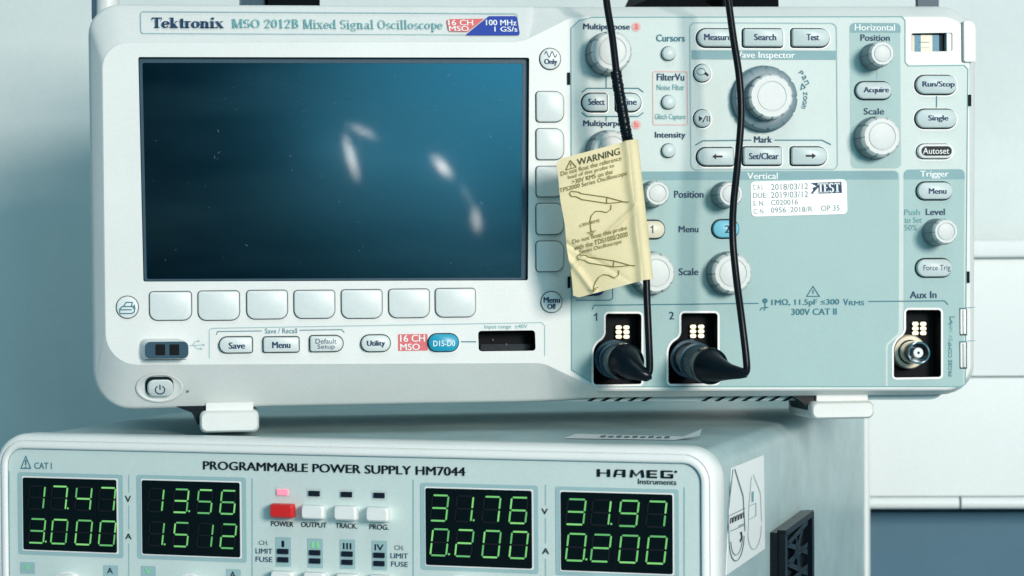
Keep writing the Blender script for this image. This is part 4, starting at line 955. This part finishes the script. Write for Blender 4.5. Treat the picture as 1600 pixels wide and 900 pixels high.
def ell(cx_, cy_, rx, ry, a0=0, a1=360, k=20): return [(cx_+rx*math.cos(math.radians(a0+(a1-a0)*i/k)), cy_-ry*math.sin(math.radians(a0+(a1-a0)*i/k))-.45*rx*math.cos(math.radians(a0+(a1-a0)*i/k))) for i in range(k+1)]
sst([(1143, 733), (1136, 800), (1137, 848)], .9, 'ink_grey'); sst([(1146, 733), (1159, 775), (1162, 830)], 1.1, 'ink_grey')
sst(ell(1149, 842, 11.5, 34, 180, 360), 1.0, 'ink_grey'); sst(ell(1149, 842, 9, 25, 180, 360), .8, 'ink_grey')
sst([(1137, 806), (1162, 794)], 1.0, 'ink_grey'); sst([(1139, 830), (1162, 820)], 1.0, 'ink_grey')
for i, ch in enumerate((0, 1, 2, 3, 4)): sst([(1139+4.4*i, 818-2*i), (1139.5+4.4*i, 810-2*i), (1142+4.4*i, 809-2*i), (1142+4.4*i, 817-2*i)], 1.1, 'ink_black')
sst([(1154, 833), (1156, 832), (1157, 840), (1154, 846)], 2.0, 'ink_black'); sst([(1152, 822), (1160, 818.5)], 1.4, 'ink_grey')
sst([(1172, 745), (1168, 790), (1167, 830)], .7, 'line_faint'); sst([(1175, 742), (1186, 770), (1188, 815)], .7, 'line_faint'); sst(ell(1177, 826, 10.5, 32, 180, 360), .8, 'line_faint')
sst([(1168, 791), (1179, 786), (1179, 806), (1168, 812)], .8, 'ink_pale'); sst([(1174, 768), (1174, 784)], 3, 'ink_pale')
mb.build('emblem', stk, smooth=0)
mb = MB(); z = .006
spoly(mb, [(1203, 832), (1252, 797), (1253, 1010), (1203, 1050)], -.0005, .003, 'black_plastic')
hd = mb.build('side_grip', ps, 'black ribbed plastic grip low on the right side')
mb = MB()
def sbar(p, q, wd, z0=.0025, z1=.006):
    A, Bq = Vector(SF.L(*p)), Vector(SF.L(*q)); d = (Bq-A).normalized(); nn = Vector((-d.y, d.x))*wd
    l = [tuple(A+nn), tuple(Bq+nn), tuple(Bq-nn), tuple(A-nn)]; loft(mb, [to_g(l, z0), to_g(l, z1)], 'slate_plastic' if 0 else 'black_plastic', True, True)
sbar((1205, 833), (1250, 801), .0013); sbar((1206, 833), (1206, 1040), .0022); sbar((1249, 800), (1250, 1010), .0022)
pts = [(1212, 850), (1244, 815)], [(1212, 880), (1244, 850)], [(1212, 912), (1244, 884)], [(1212, 850), (1244, 862)], [(1212, 880), (1244, 895)], [(1226, 836), (1230, 900)], [(1236, 826), (1220, 880)], [(1212, 905), (1244, 930)]
for p, q in pts: sbar(p, q, .0011, .0025, .0050)
mb.build('ribs', hd)
# top face: curling tape strip
TF = Frame(G.o + G.v*(GH-.0016), G.u, -G.n, G.v)
def tg(l, z): return [(x, (GH-.0016)+zz, -y) for (x, y), zz in zip(l, z if isinstance(z, list) else [z]*len(l))]
mb = MB(); A = [TF.L(880, 686), TF.L(1055, 688.5), TF.L(1068, 683), TF.L(900, 679)]
mb.add(tg(A, .0003), [(0, 1, 2, 3)], 'sticker_white')
ca, cb_ = TF.L(1055, 688.5), TF.L(1068, 683); ex = TF.L(1093, 689); ey = TF.L(1097, 683)
mb.add(tg([ca, cb_, ey, ex], [.0003, .0003, .0032, .0020]), [(0, 1, 2, 3)], 'sticker_white')
tp = mb.build('tape_strip', ps, 'white tape strip curling up at its right end', smooth=0)
mb = MB(); vs, fs = glyphs('HAMEG 7044 LAB', .02); x0 = min(a for a, b in vs); x1 = max(a for a, b in vs)
a0, a1, b0 = TF.L(935, 684.8), TF.L(1048, 686.5), TF.L(938, 681.5)
out = []
x_, y_ = Vector(a1)-Vector(a0), Vector(b0)-Vector(a0)
for a in range(9):
    p = Vector(a0) + x_*(a/9+.02); q = p + x_*.07; r_ = y_*(.75 if a % 2 else .95)
    mb.add(tg([tuple(p), tuple(q), tuple(q+r_), tuple(p+r_*.8)], .0005), [(0, 1, 2, 3)], 'ink_grey')
mb.build('lettering', tp, smooth=0)

# ================================================================== WALL TRUNKING behind, to the right
tk = empty('cable_trunking', Frame((.45, 1.215, .03), Vector((math.cos(YAWW), math.sin(YAWW), 0)), Vector((0, 0, 1)), Vector((math.sin(YAWW), -math.cos(YAWW), 0))))
tag(tk, 'white wall cable trunking with a raised rail, behind the instruments on the right', 'trunking')
TK = Frame(tk.matrix_world.translation, Vector((math.cos(YAWW), math.sin(YAWW), 0)), Vector((0, 0, 1)), Vector((math.sin(YAWW), -math.cos(YAWW), 0)))
def tkprism(name, yt, yb, xa, xb, w0_, w1_, r, m='trunking_white', parent=tk):
    top = TK.L(1480, yt, w1_)[1]; bot = TK.L(1480, yb, w1_)[1]; mb = MB()
    prof = fillet([(w0_, top), (w1_, top), (w1_, bot), (w0_, bot)], [1e-4, r, r, 1e-4], 6)
    l = [[(x, y, w) for w, y in prof] for x in (xa, xb)]; loft(mb, l, m, True, True); return mb.build(name, parent, smooth=50)
tkprism('rail', 375, 403, -.28, .6, -.05, .004, .0015)
tkprism('cover', 405, 588.5, -.30, .6, -.055, .0, .0012)
tkprism('cover', 590.5, 776, -.30, .6, -.055, .0015, .0012)
lipt = TK.L(1501, 778, .003)[0]
tkprism('lip', 777.5, 796, -.30, lipt-.0006, -.055, .003, .0030); tkprism('lip', 777.5, 796, lipt+.0006, .6, -.055, .003, .0030)
tkprism('lower_wall_plate', 800, 960, -.30, .6, -.045, -.034, .001, 'wall_low')
